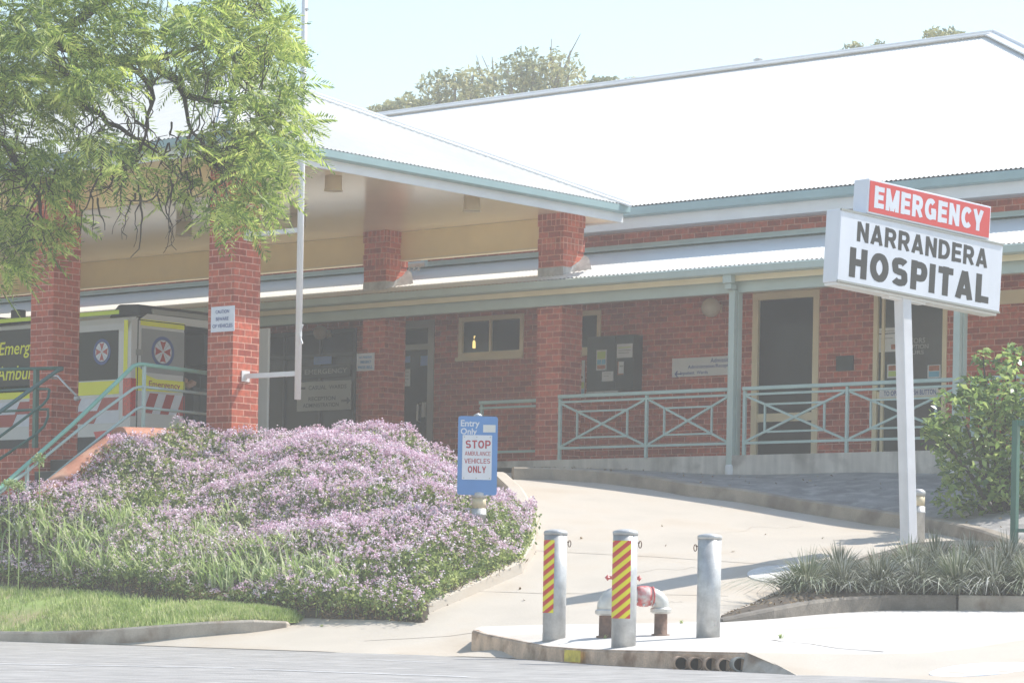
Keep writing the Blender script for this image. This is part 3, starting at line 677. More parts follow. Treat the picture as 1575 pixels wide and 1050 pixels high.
w1 = (W(706, 520)[0], W(806, 520)[0], 3.86, 4.50)
w2 = (W(836, 500)[0], W(925, 500)[0], 3.84, 4.47)
dA = (W(1157, 580)[0], W(1259, 580)[0], FL, 4.55)
dB = (W(1343, 580)[0], W(1456, 580)[0], FL, 4.46)
dC = (W(611, 560)[0], W(668, 560)[0], FL, 4.50)
en = (W(372, 580)[0], W(548, 580)[0], FL, 4.45)
w3 = (-44.5, -41.5, 3.0, 4.4)
holes = [w1, w2, dA, dB, dC, en, w3]
mb = MB(); wall_front(mb, WB, -60, -17.35, 1.2, 6.0, holes)
mb.quad((-17.35, WB, 1.2), (-17.35, WB+16, 1.2), (-17.35, WB+16, 6), (-17.35, WB, 6)); mb.quad((-60, WB+16, 1.2), (-60, WB, 1.2), (-60, WB, 6), (-60, WB+16, 6))
mb.quad((-17.35, WB+16, 1.2), (-60, WB+16, 1.2), (-60, WB+16, 6), (-17.35, WB+16, 6))
obj('wall', mb, M['brick'], bld)
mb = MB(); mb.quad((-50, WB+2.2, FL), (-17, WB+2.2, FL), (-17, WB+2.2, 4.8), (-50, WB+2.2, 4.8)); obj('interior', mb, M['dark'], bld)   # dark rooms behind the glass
mb = MB(); mb.box(-60, -17.35, 31.97, WB+2.3, 1.98, FL); obj('veranda_floor', mb, M['plinth'], bld)
mb = MB(); mb.box(-26.68, -17.35, 31.9, 31.965, 1.3, FL-.003); obj('plinth', mb, M['plinth'], bld)
mb = MB(); mb.box(-60, -17.35, 32.1, WB-.002, 4.555, 4.58); obj('veranda_ceiling', mb, M['soffit'], bld)
# corrugated veranda roof
def corrug(mb, a0, a1, fb0, fb1, fz0, fz1, pitch=.076, amp=.009, swap=False, per=4):
    n = int((a1-a0)/pitch*per)
    xs = np.linspace(a0, a1, n+1); h = amp*np.sin(2*PI*xs/pitch)
    V = []
    for x, dh in zip(xs, h):
        b0, b1 = fb0(x), fb1(x); z0, z1 = fz0(x), fz1(x)
        V += ([(b0, x, z0+dh), (b1, x, z1+dh)] if swap else [(x, b0, z0+dh), (x, b1, z1+dh)])
    mb.add(V, [(2*i, 2*i+2, 2*i+3, 2*i+1) for i in range(n)])
VZ0, VZ1 = 4.69, 5.345
mb = MB(); corrug(mb, -60, -17.10, lambda x: 31.83, lambda x: WB, lambda x: VZ0, lambda x: VZ1)
vr = obj('veranda_roof', mb, M['zinc'], bld)
mb = MB(); mb.bar((-60, WB-.02, VZ1+.035), (-17.10, WB-.02, VZ1+.035), .05, .10); mb.bar((-60, WB-.10, VZ1+.0), (-17.10, WB-.10, VZ1+.0), .16, .02); obj('flashing', mb, M['green'], vr)
mb = MB(); mb.sheet([[(x, 31.88, 4.55), (x, 31.76, 4.555), (x, 31.745, 4.57), (x, 31.745, 4.66), (x, 31.765, 4.672)] for x in lin(-60, -17.10, 2)]); obj('veranda_gutter', mb, M['green'], bld)
mb = MB(); mb.box(-60, -17.10, 31.885, 31.915, 4.475, 4.60); obj('fascia', mb, M['cream'], bld)
mb = MB(); mb.box(-60, -17.10, 31.99, 32.08, 4.33, 4.555); obj('veranda_beam', mb, M['green'], bld)
# posts of the veranda with their downpipes
for i, a0 in enumerate((-23.47, -19.85, -17.45)):
    mb = MB(); mb.box(a0-.05, a0+.05, 31.985, 32.085, FL, 4.33); obj('veranda_post', mb, M['green'], bld, bevel=.006)
for a0, pz in ((-23.475, 1.80), (-19.855, 1.78)):
    mb = MB(); mb.box(a0-.05, a0+.05, 31.897, 31.975, pz+.12, 4.36); mb.box(a0-.055, a0+.055, 31.80, 31.94, 4.361, 4.44); mb.box(a0-.075, a0+.075, 31.775, 31.88, 4.441, 4.56); d_ = obj('downpipe', mb, M['green'], bld, bevel=.01)
    mb = MB(); mb.lathe([(.075, -.02), (.075, .13), (.06, .15)], (a0, 31.935, pz), 14); obj('pipe_boot', mb, M['white'], d_)
# header board over the right hand wall
mb = MB(); mb.box(W(1462, 440)[0], -17.40, WB-.03, WB-.003, 4.17, 4.36); obj('header_board', mb, M['cream'], bld)
# upper wall eave
RB = 41.95; RZ0 = 5.9; EV = 33.38
RZ = RZ0+(RB-EV)*T24; RAE = -25.7
mb = MB(); mb.box(-60, -16.9, 33.50, 33.53, 5.60, 5.80); mb.quad((-60, 33.53, 5.61), (-60, WB, 5.61), (-16.9, WB, 5.61), (-16.9, 33.53, 5.61)); obj('eave_fascia', mb, M['white'], bld)
mb = MB(); mb.sheet([[(x, 33.50, 5.765), (x, 33.385, 5.77), (x, 33.37, 5.785), (x, 33.37, 5.895), (x, 33.39, 5.905)] for x in lin(-60, -16.9, 2)]); obj('gutter', mb, M['gutter'], bld)
mb = MB()
fz = lambda b: RZ0+.02+(b-EV)*T24
top = lambda x: min(RB, max(EV+.01, EV+(-16.9-x)))
corrug(mb, -60, -16.9, lambda x: EV, top, lambda x: fz(EV), lambda x: fz(top(x)))
HB = RB*2-EV                 # back eave
corrug(mb, EV, HB, lambda y: -16.9, lambda y: -16.9-min(y-EV, HB-y), lambda y: fz(EV), lambda y: fz(EV+min(y-EV, HB-y)), swap=True)
corrug(mb, -60, -16.9, lambda x: HB, lambda x: 2*RB-top(x), lambda x: fz(EV), lambda x: fz(top(x)))
rf = obj('roof', mb, M['zinc'], bld)
def ridgecap(name, p, q, parent, wd=.17, drop=.05, m=None, scallop=True):
    p = Vector(p); q = Vector(q); d = (q-p); n = Vector((-d.y, d.x, 0)).normalized(); mb = MB()
    for s in (-1, 1):
        mb.quad(p+Vector((0, 0, .03)), q+Vector((0, 0, .03)), q+n*s*wd+Vector((0, 0, .03-drop)), p+n*s*wd+Vector((0, 0, .03-drop)))
        mb.bar(p+n*s*wd+Vector((0, 0, .022-drop)), q+n*s*wd+Vector((0, 0, .022-drop)), .02, .025)
    mb.tube([p+Vector((0, 0, .035)), q+Vector((0, 0, .035))], .03, 8)
    return obj(name, mb, m or M['white'], parent)
ridgecap('ridge_cap', (-60, RB, RZ+.05), (-16.9-(RB-EV), RB, RZ+.05), rf, .13, .05)
ridgecap('ridge_cap', (-16.9-(RB-EV), RB, RZ+.05), (-16.9, EV, RZ0+.06), rf, .15, .05)
mb = MB(); pv = atd(1166, 106, 52); mb.tube([(pv[0], pv[1], pv[2]-.9), (pv[0], pv[1], pv[2]+.14)], .05, 8); mb.lathe([(.09, 0), (.09, .05), (0, .09)], (pv[0], pv[1], pv[2]+.12), 10); obj('vent_pipe', mb, M['galv'], rf)
# pipe and spreader lying on the veranda roof between the pillars
s0 = onb(622, 408, 33.0); mb = MB()
mb.box(s0[0]-.02, s0[0]+.07, 33.40, 33.47, s0[2]+.05, 5.72); mb.tube([(s0[0]+.02, 33.43, s0[2]+.07), (s0[0]-.05, 33.1, s0[2]+.02)], .04, 8); mb.tube([(s0[0]-.1, 33.05, s0[2]), (s0[0]+.42, 33.05, s0[2])], .045, 10)
for k in range(4): mb.tube([(s0[0]+.0+.1*k, 33.05, s0[2]-.02), (s0[0]+.0+.1*k, 33.0, s0[2]-.09)], .022, 6)
obj('pipe_spreader', mb, M['green'], vr)

# windows and doors
def window(h, m, mullion=(), name='window', fw=.055, pane='pane', rails=(), sillw=0, depth=.06, gl='glass'):
    x0, x1, z0, z1 = h; b0 = WB-.02; mb = MB()
    mb.box(x0, x0+fw, b0, b0+.10, z0, z1); mb.box(x1-fw, x1, b0, b0+.10, z0, z1)
    mb.box(x0+fw, x1-fw, b0, b0+.10, z1-fw, z1)
    if name == 'window': mb.box(x0+fw, x1-fw, b0, b0+.10, z0, z0+fw)
    for x in mullion: mb.box(x-.02, x+.02, b0+.01, b0+.09, z0+(fw if name == 'window' else 0), z1-fw)
    for r0, r1 in rails: mb.box(x0+fw, x1-fw, b0+.015, b0+.085, r0, r1)
    f = obj(name, mb, m, bld)
    mb = MB(); mb.quad((x0+fw*.5, b0+.05, z0), (x1-fw*.5, b0+.05, z0), (x1-fw*.5, b0+.05, z1-fw*.5), (x0+fw*.5, b0+.05, z1-fw*.5)); obj(pane, mb, M[gl], f)
    if sillw:
        mb = MB(); mb.box(x0-.02, x1+.02, b0-.05, b0-.002, z0-.06, z0); obj('sill', mb, m, f)
    return f
window(w1, M['cream'], (W(754, 520)[0],), fw=.075, sillw=1)
window(w2, M['cream'], (W(880, 500)[0],), fw=.075, sillw=1)
window(w3, M['cream'], (-43,), fw=.075, sillw=1)
window(dA, M['cream'], (), 'door', .10, 'glass', rails=((2.68, 2.80),))
window(dB, M['cream'], (W(1357, 580)[0],), 'door', .07, 'glass', rails=((2.94, 3.05), (FL, FL+.12)), gl='paleglass')
fC = window(dC, M['alu'], (), 'door', .13, 'glass', rails=((2.42, 2.55), (4.03, 4.12), (FL, FL+.15)))
mb = MB(); hx, hz = W(648, 632); mb.tube([(hx, WB-.03, hz+.12), (hx, WB-.09, hz+.1), (hx, WB-.09, hz-.16), (hx, WB-.03, hz-.18)], .014, 8); mb.box(hx+.03, hx+.12, WB-.03, WB-.022, hz-.1, hz+.14); obj('handle', mb, M['steel'], fC)
window(en, M['boardgreen'], (W(437, 580)[0], W(492, 580)[0]), 'entrance', .06, 'glass', rails=((4.0, 4.06),))
lx, lz = W(732, 529)
mb = MB(); mb.lathe([(.02, -.06), (.05, -.05), (.06, 0), (.035, .07), (.0, .075)], (lx, WB+.7, lz), 14)
m_, N_, L_, B_ = newmat('lit_lamp'); B_.inputs['Base Color'].default_value = (.7, .55, .2, 1); B_.inputs['Emission Color'].default_value = (1, .72, .25, 1); B_.inputs['Emission Strength'].default_value = .5
# the small lit lamp stands just inside the left window
mb2 = MB(); mb2.lathe([(.022, -.07), (.026, -.06), (.024, .03), (.012, .055), (.0, .06)], (lx, WB-.045, lz), 14); mb2.tube([(lx, WB-.045, lz+.08), (lx, WB-.045, lz+.12), (lx, WB-.02, lz+.12)], .008, 6)
tag(obj('window_lamp', mb2, m_, None, True), 'small lit yellow lamp glowing in the cream framed window', 'lamp')

# ------------------------------------------------------------------ entrance portico
por = thing('entrance_portico', 'drive through ambulance portico with hipped white roof on red brick pillars', 'portico', (-32, 29, 1.75))
PA, PW = -26.68, .47          # right face of the right pillars, pillar width
SZ = 5.69
def pillar(ax, b0, zb, lower=True):
    mb = MB(); mb.box(ax-PW, ax, b0, b0+PW, zb, SZ-.172)
    c = .014
    o = obj('pillar', mb, M['brick'], por)
    mb = MB(); mb.box(ax-PW-c, ax+c, b0-c, b0+PW+c, SZ-.172, SZ); mb.box(ax-PW-c*.8, ax+c*.8, b0-c*.8, b0+PW+c*.8, SZ-.53, SZ-.358)
    obj('corbel', mb, M['soldier'], o)
    return o
for ax, b0, zb in ((PA, 25.5, 1.5), (PA-3.54, 25.5, 1.5), (PA, 32.1, 1.6), (PA-3.54, 32.1, 1.6), (-38.0, 25.5, 1.5), (-38.0, 32.1, 1.6)):
    p_ = pillar(ax, b0, zb)
    if b0 > 30:              # lead apron where the pillar passes through the veranda roof
        mb = MB(); z = VZ0+(b0-31.83)*.317; c = .006
        mb.box(ax-PW-c, ax+c, b0-c, b0+PW*.45, z-.1, z+.13); mb.quad((ax+.004, b0+.15, z+.02), (ax+.004, b0+PW, z+.17), (ax+.004, b0+PW, z+.30), (ax+.004, b0+.16, z+.13)); mb.quad((ax+.004, b0+.16, z+.05), (ax+.30, b0+.30, z+.09), (ax+.10, b0+PW, z+.30), (ax+.004, b0+PW, z+.34))
        obj('flashing', mb, M['galv'], p_)
    if b0 < 30 and ax == PA: pil2 = p_
GA, GB0, GB1, GL = PA+.68, 24.72, 32.80, -47.
SF = 5.575                   # underside of the eave boards; the soffit rises from here to the pillar heads
mb = MB(); i0, i1, i2 = PA+.05, 25.42, 32.55; o0, o1, o2 = GA-.13, GB0+.13, GB1-.07
mb.quad((GL, i1, SZ), (GL, i2, SZ), (i0, i2, SZ), (i0, i1, SZ)); mb.quad((GL, o1, SF+.03), (GL, i1, SZ), (i0, i1, SZ), (o0, o1, SF+.03)); mb.quad((o0, o1, SF+.03), (i0, i1, SZ), (i0, i2, SZ), (o0, o2, SF+.03)); mb.quad((GL, o2, SF+.03), (o0, o2, SF+.03), (i0, i2, SZ), (GL, i2, SZ))
obj('soffit', mb, M['soffit'], por)
mb = MB(); mb.box(GL, PA-PW-.02, 32.42, 32.50, SZ-.42, SZ-.003); mb.box(PA-PW+.0, PA-.02, 32.42, 32.50, SZ-.42, SZ-.003)
obj('beam', mb, M['beamcream'], por)
mb = MB(); mb.box(GL, PA-PW-.012, 25.85, 25.93, SZ-.42, SZ-.003); fb_ = obj('beam', mb, M['beamcream'], por)
for x0, x1, b0, b1 in ((GL, PA-PW, 32.41, 32.51),):
    mb = MB(); mb.box(x0, x1-.03, b0-.012, b1, SZ-.45, SZ-.423); obj('beam_trim', mb, M['cream'], por)
p_ = onb(12, 312, 25.845); text('lettering', 'AL', M['ink'], (p_[0]-.05, 25.845, p_[2]-.02), (1, 0, 0), (0, 0, 1), .42, .24, fb_, .02)
mb = MB()                    # white fascia boards and green gutter
mb.box(GA-.13, GA-.10, GB0+.10, GB1-.04, SF, SF+.17); mb.box(GL, GA-.13, GB0+.10, GB0+.13, SF, SF+.17); mb.box(GL, GA-.13, GB1-.07, GB1-.04, SF, SF+.17)
obj('fascia', mb, M['white'], por)
mb = MB(); prof = [(.10, .125), (.012, .13), (0, .145), (0, .235), (.02, .245)]
mb.sheet([[(GA-o_, GB0+o_, SF+z) for o_, z in prof], [(GA-o_, GB1-o_, SF+z) for o_, z in prof]])
mb.sheet([[(GL, GB0+o_, SF+z) for o_, z in prof], [(GA-o_, GB0+o_, SF+z) for o_, z in prof]])
mb.sheet([[(GA-o_, GB1-o_, SF+z) for o_, z in prof], [(GL, GB1-o_, SF+z) for o_, z in prof]])
obj('gutter', mb, M['gutter'], por)
PM = (GB0+GB1)/2; PH = (GB1-GB0)/2; pz = lambda t: SF+.245+t*T24
mb = MB(); ctop = lambda x: min(PH, max(.01, GA-x))
corrug(mb, GL, GA, lambda x: GB0, lambda x: GB0+ctop(x), lambda x: pz(0), lambda x: pz(ctop(x)))
corrug(mb, GL, GA, lambda x: GB1, lambda x: GB1-ctop(x), lambda x: pz(0), lambda x: pz(ctop(x)))
tt = lambda y: min(y-GB0, GB1-y)
corrug(mb, GB0, GB1, lambda y: GA, lambda y: GA-tt(y), lambda y: pz(0), lambda y: pz(tt(y)), swap=True)
prf = obj('roof', mb, M['zinc2'], por)
for p, q in (((GA, GB1, pz(0)), (GA-PH, PM, pz(PH))), ((GA, GB0, pz(0)), (GA-PH, PM, pz(PH))), ((GA-PH, PM, pz(PH)), (GL, PM, pz(PH)))):
    ridgecap('ridge_cap', p, q, prf, .16, .055)
# cream box lights under the soffit
def sofl(px, py, lab):
    r = ray(px, py); k = (SZ-.001)/r[2]; c = [q*k for q in r]; th = thing('soffit_light', lab, 'light', (c[0], c[1], SZ), 'box lights under the portico soffit')
    mb = MB(); mb.lathe([(.125, -.20), (.12, -.19), (.115, 0)], (c[0], c[1], SZ-.001), 20); obj('shade', mb, M['lampcream'], th, True)
    mb = MB(); mb.lathe([(.0, -.202), (.128, -.202), (.128, -.185)], (c[0], c[1], SZ-.001), 20); obj('rim', mb, M['lampcream'], th)
sofl(513, 271, 'cream drum light on the portico soffit just right of the white pole')
sofl(726, 303, 'cream drum light on the soffit nearest the bare right end pillar')
sofl(283, 342, 'cream drum light hanging behind the jacaranda twigs between the two front pillars')
sofl(458, 330, 'cream drum light on the soffit partly behind the white pole')

# veranda railings with crossed panels
def railing(a0, a1, mids, lab, cross=True, b=32.03):
    th = thing('veranda_railing', lab, 'railing', ((a0+a1)/2, b, FL), 'green railings along the veranda')
    zt, zt2, zb = 3.00, 2.93, 2.25
    mb = MB(); mb.bar((a0, b, zt), (a1, b, zt), .075, .05); obj('top_rail', mb, M['rail'], th, bevel=.006)
    mb = MB(); mb.bar((a0, b, zt2-.012), (a1, b, zt2-.012), .035, .03); mb.bar((a0, b, zb), (a1, b, zb), .035, .035); obj('rail', mb, M['rail'], th)
    xs = [a0, *mids, a1]
    for x in (mids if cross else [a0+.04]):
        mb = MB(); mb.box(x-.02, x+.02, b-.02, b+.02, FL, zt-.03); obj('post', mb, M['rail'], th)
    for x in (a0+.025, a1-.025) if cross else ():
        mb = MB(); mb.box(x-.022, x+.022, b-.02, b+.02, FL, zt-.03); obj('post', mb, M['rail'], th)
    if not cross: return
    for x0, x1 in zip(xs, xs[1:]):
        x0 += .04; x1 -= .04; z0, z1 = zb+.02, zt2-.03; t = .2; w_ = .03
        def P(u, v): return (x0+(x1-x0)*u, b, z0+(z1-z0)*v)
        mb = MB(); mb.bar(P(0, 0), P(1, 1), w_); mb.bar((x0, b+.004, z1), (x1, b+.004, z0), w_)
        mb.bar(P(t, t), P(1-t, t), w_-.004); mb.bar(P(t, 1-t), P(1-t, 1-t), w_-.004); mb.bar(P(t, t), P(t, 1-t), w_-.004); mb.bar(P(1-t, t), P(1-t, 1-t), w_-.004)
        obj('crossed_panel', mb, M['rail'], th)
railing(PA+.03, -23.56, (-25.03,), 'green crossed railing between the brick pillar and the first veranda post')
railing(-23.34, -19.85, (-21.62,), 'green crossed railing in front of the two cream framed doors')
railing(-19.70, -17.55, (-18.6,), 'green crossed railing behind the glossy shrub at the far right')
railing(-28.55, PA-PW-.02, (), 'plain green two bar railing left of the bare brick pillar', False, 32.45)

# things on the veranda wall
def globe(px, py, r, lab):
    x, z = W(px, py); c = (x, WB-.2, z); th = thing('globe_light', lab, 'light', (x, WB, z), 'opal globe wall lights'); mb = MB()
    mb.lathe([(r*math.sin(t), -r*math.cos(t)) for t in lin(.0001, PI-.0001, 13)], c, 22); obj('globe', mb, M['globe'], th, True)
    mb = MB(); mb.bar((x, WB-.002, z), (x, WB-.06, z), .12, .12); mb.tube([(x, WB-.05, z), (x, WB-.12, z)], .03, 8); obj('wall_bracket', mb, M['cream'], th)
globe(1106, 475, .145, 'round opal globe light on the brick wall beside the veranda post')
globe(506, 513, .12, 'dim round globe light in the dark entrance bay left of the second row pillar')
def board(name, px0, py0, px1, py1, lab, cat, m, b=WB-.012, th_=.02, group=None):
    p0 = onb(px0, (py0+py1)/2, b); p1 = onb(px1, (py0+py1)/2, b); zt = onb((px0+px1)/2, py0, b)[2]; zb = onb((px0+px1)/2, py1, b)[2]
    th = thing(name, lab, cat, (p0[0], b, zb), group); mb = MB(); mb.box(p0[0], p1[0], b-th_, b, zb, zt); obj('panel', mb, m, th)
    return th, p0[0], p1[0], zb, zt, b-th_-.002
X_, Z_ = (1, 0, 0), (0, 0, 1)
def lines(th, bx, rows):
    x0, x1, z0, z1, b = bx
    for s, u0, u1, v0, v1, m, bold in rows:
        text('lettering', s, M[m], (x0+(x1-x0)*u0, b, z0+(z1-z0)*v0), X_, Z_, (x1-x0)*(u1-u0), (z1-z0)*(v1-v0), th, bold)
th, *bx = board('direction_sign', 1035, 549, 1131, 578, 'grey white direction sign for admission, administration and inpatient wards on the brick wall', 'sign', M['paper'])
lines(th, bx, [('Admissions', .62, .99, .68, .92, 'inkblue', .01), ('Administration/Reception', .26, .99, .36, .60, 'inkblue', .01), ('Inpatient  Wards', .14, .58, .06, .28, 'inkblue', .01)])
x0, x1, z0, z1, b = bx
mb = MB(); ax = x0+.05; az = z0+.16*(z1-z0); mb.box(ax+.02, ax+.13, b-.002, b, az-.008, az+.008); mb.prism([(ax, b-.001, az), (ax+.05, b-.001, az+.05), (ax+.06, b-.001, az+.035), (ax+.03, b-.001, az), (ax+.06, b-.001, az-.035), (ax+.05, b-.001, az-.05)], (0, -.002, 0)); obj('arrow', mb, M['inkblue'], th)
# dark noticeboard cabinet with papers
th, *bx = board('noticeboard', 917, 518, 988, 602, 'dark green notice cabinet with pinned papers on the brick wall', 'noticeboard', M['boardgreen'], WB-.002, .22)
x0, x1, z0, z1, b = bx; mb = MB(); mb.box(x0+.02, x0+.62*(x1-x0), b-.012, b+.002, z0+.03, z1-.02); obj('door', mb, M['boardgreen'], th); mb = MB(); mb.box(x0, x0+.7*(x1-x0), b-.02, b+.01, z0-.03, z0-.005); obj('ledge', mb, M['galv'], th)
def poster(px0, py0, px1, py1, lab, blocks=(), b=None, grp=None, name='poster'):
    b = b or WB-.012
    th, x0, x1, z0, z1, bb = board(name, px0, py0, px1, py1, lab, 'poster', M['paper'], b, .006, grp)
    for u0, u1, v0, v1, m in blocks:
        mb = MB(); mb.box(x0+(x1-x0)*u0, x0+(x1-x0)*u1, bb-.001, bb+.001, z0+(z1-z0)*v0, z0+(z1-z0)*v1); obj('print', mb, M[m], th)
    return th, (x0, x1, z0, z1, bb)
nb = bx[4]-.014
poster(917.5, 538, 933, 569, 'lime and blue printed poster on the left edge of the notice cabinet', ((.1, .9, .55, .92, 'paperlime'), (.1, .48, .28, .52, 'papercyan'), (.54, .92, .28, .52, 'papercyan'), (.12, .9, .06, .24, 'paperrust')), nb)
poster(949, 528.5, 973, 550, 'cream landscape notice near the top of the notice cabinet', ((.1, .9, .70, .76, 'paperlime'), (.1, .9, .5, .55, 'alu'), (.1, .8, .33, .38, 'alu')), nb)
poster(950.5, 556, 959.5, 576, 'small rust edged notice in the middle of the notice cabinet', ((.0, .12, .0, 1, 'paperrust'), (.12, 1, 0, .08, 'paperrust'), (.3, .9, .6, .7, 'alu')), nb)
poster(926, 571, 943.5, 586, 'plain white note low on the notice cabinet', ((.15, .8, .75, .8, 'alu'), (.15, .6, .5, .55, 'alu')), nb)
th, bx = poster(883, 554, 899.5, 608, 'tall white sign strip with lime and blue foot beside the brick pillar', ((.05, .95, .20, .38, 'paperlime'), (.05, .47, .02, .17, 'papercyan'), (.53, .95, .02, .17, 'papercyan')))
lines(th, bx, [('NTS', .12, .75, .84, .94, 'ink', .02)])
x0, x1, z0, z1, b = bx
mb = MB(); zz = z0+.51*(z1-z0); mb.box(x0+.2*(x1-x0), x0+.62*(x1-x0), b-.001, b+.001, zz-.01, zz+.01); mb.prism([(x0+.6*(x1-x0), b-.001, zz+.035), (x0+.85*(x1-x0), b-.001, zz), (x0+.6*(x1-x0), b-.001, zz-.035)], (0, .002, 0)); obj('arrow', mb, M['ink'], th)
th, *bx = board('wall_plaque', 1287, 547, 1313, 570, 'small dark plaque on the brick wall between the two cream framed doors', 'plaque', M['boardgreen'])
gb = WB+.028
poster(1352, 504, 1383, 541, 'large white notice on the glass of the right hand door', ((.0, 1, .74, .78, 'ink'), (.1, .9, .85, .88, 'alu'), (.1, .7, .55, .58, 'alu'), (.62, .95, .1, .3, 'paperrust')), gb)
poster(1365, 560, 1385, 581, 'small photo notice with green tint low on the glass door', ((.1, .9, .55, .9, 'paperrust'), (.1, .9, .12, .5, 'paperlime')), gb)
poster(1387, 558, 1394, 581, 'narrow white notice on the door glass just left of the sign post', ((.1, .9, .6, .9, 'alu'),), gb)
poster(1427, 561, 1447, 581, 'orange and blue picture notice at the right side of the glass door', ((.1, .9, .55, .95, 'paperrust'), (.1, .9, .08, .5, 'papercyan')), gb)
th, *bx = board('door_strip_sign', 1353, 597, 1443, 610, 'white strip sign with blue lettering across the glass door', 'sign', M['paper'], WB-.008, .008)
lines(th, bx, [('TO OPERATE PUSH BUTTON', .08, .97, .2, .78, 'inkblue', .01)])
# white vinyl lettering on the door glass
def glassline(s, px0, py0, px1, py1):
    p = onb(px0, py1, gb-.004); q = onb(px1, py1, gb-.004); t = onb(px0, py0, gb-.004); return p, q[0]-p[0], t[2]-p[2], s
th = thing('glass_lettering', 'faint white vinyl lettering on the right hand door glass', 'lettering', (W(1400, 530)[0], gb, 3.5))
for s, *c in (('VISITORS', 1384, 521, 1423, 529), ('RECEPTION', 1383, 531, 1428, 538), ('HOURS', 1386, 540, 1421, 546)):
    p, w_, h_, s = glassline(s, *c); text('lettering', s, M['alu'], p, X_, Z_, w_, h_, th, .01)
# dim directory board in the entrance bay
th, *bx = board('directory_board', 458, 586, 541, 631, 'dim directory board with arrows in the dark entrance bay behind the flowers', 'sign', M['alu'], WB-.03)
lines(th, bx, [('CASUAL  WARDS', .22, .92, .72, .86, 'ink', .01), ('RECEPTION', .22, .72, .34, .48, 'ink', .02), ('ADMINISTRATION', .12, .78, .12, .26, 'ink', .01)])
x0, x1, z0, z1, b = bx
for ux, sg, vz in ((.05, -1, .79), (.83, 1, .3)):
    mb = MB(); cx = x0+(x1-x0)*(ux+.05); zz = z0+(z1-z0)*vz; mb.box(cx-.07, cx+.07, b-.001, b+.001, zz-.018, zz+.018); mb.prism([(cx+sg*.06, b-.0015, zz+.06), (cx+sg*.15, b-.0015, zz), (cx+sg*.06, b-.0015, zz-.06)], (0, .002, 0)); obj('arrow', mb, M['ink'], th)
th, *bx = board('emergency_board', 466, 562, 540, 580, 'very dim emergency board above the directory in the dark entrance bay', 'sign', M['boardgreen'], WB-.03)
lines(th, bx, [('EMERGENCY', .06, .94, .3, .72, 'alu', .01)])
for i, (a0, c0, a1, c1, lab) in enumerate(((483, 548, 510, 560, 'pale blue panel painted as a sky reflection high in the dark entrance glazing'), (613, 548, 631, 558, 'painted sky reflection at the top left of the aluminium door glass'), (647, 547, 658, 562, 'slim painted sky reflection at the right of the aluminium door glass'))):
    board('sky_reflection', a0, c0, a1, c1, lab, 'painted reflection', M['skyreflect'], WB-.024 if i == 0 else WB+.022, .004, 'painted sky reflections on dark door glass')  # pale panels stand in for sky reflected in the door glass
poster(613, 568, 631, 594, 'grey printed notice on the aluminium door glass', ((.1, .9, .8, .84, 'alu'), (.1, .9, .6, .64, 'alu'), (.1, .9, .4, .44, 'alu'), (.1, .7, .2, .24, 'alu')), WB+.022)
# signs on the pillars
th, *bx = board('caution_sign', 325, 471, 361, 510, 'white caution sign with blue lettering on the front pillar beside the pole', 'sign', M['signwhite'], 25.497, .006)
lines(th, bx, [('CAUTION', .2, .78, .72, .86, 'inkblue', .01), ('BEWARE', .22, .76, .44, .58, 'inkblue', .01), ('OF VEHICLES', .08, .93, .16, .31, 'inkblue', .01)])
th, *bx = board('pillar_notice', 549, 543, 576, 570, 'small white notice with blue lettering on the second row pillar by the entrance', 'sign', M['signwhite'], 32.097, .006)
lines(th, bx, [('NO PARKING', .14, .86, .70, .84, 'inkcyan', .02), ('EMERGENCY', .22, .84, .42, .58, 'inkcyan', .03), ('PRESS BELL', .1, .92, .12, .28, 'inkcyan', .02)])
# white pole held off the front pillar by two brackets
pl = Vector(ona(458, 600, -25.72)); pole = thing('flag_pole', 'tall white pole held off the front brick pillar by two brackets', 'pole', (pl.x, pl.y, 2.55))
mb = MB(); mb.tube([(pl.x, pl.y, 2.52), (pl.x, pl.y, 5.6), (pl.x, pl.y, 9.2)], [.042, .042, .03], 14); obj('shaft', mb, M['white'], pole, True)
for py in (353, 574):
    z = ona(457, py, -25.72)[2]; mb = MB(); mb.bar((pl.x, pl.y, z), (PA+.01, pl.y, z), .05, .06); mb.bar((PA+.001, pl.y, z), (PA+.012, pl.y, z), .14, .14); obj('bracket', mb, M['white'], pole)
z = ona(463, 515, -25.72)[2]; mb = MB(); mb.bar((pl.x+.035, pl.y-.02, z), (pl.x+.065, pl.y-.02, z), .03, .05); mb.tube([(pl.x+.09, pl.y-.02, z+.12), (pl.x+.055, pl.y-.02, z+.05), (pl.x+.055, pl.y-.02, z-.05), (pl.x+.09, pl.y-.02, z-.12)], .011, 6); obj('cleat', mb, M['white'], pole)
zt = ona(466, 15, -25.72)[2]; mb = MB(); mb.tube([(pl.x+.03, pl.y, zt), (pl.x+.06, pl.y, zt)], .02, 8); obj('pulley', mb, M['galv'], pole)

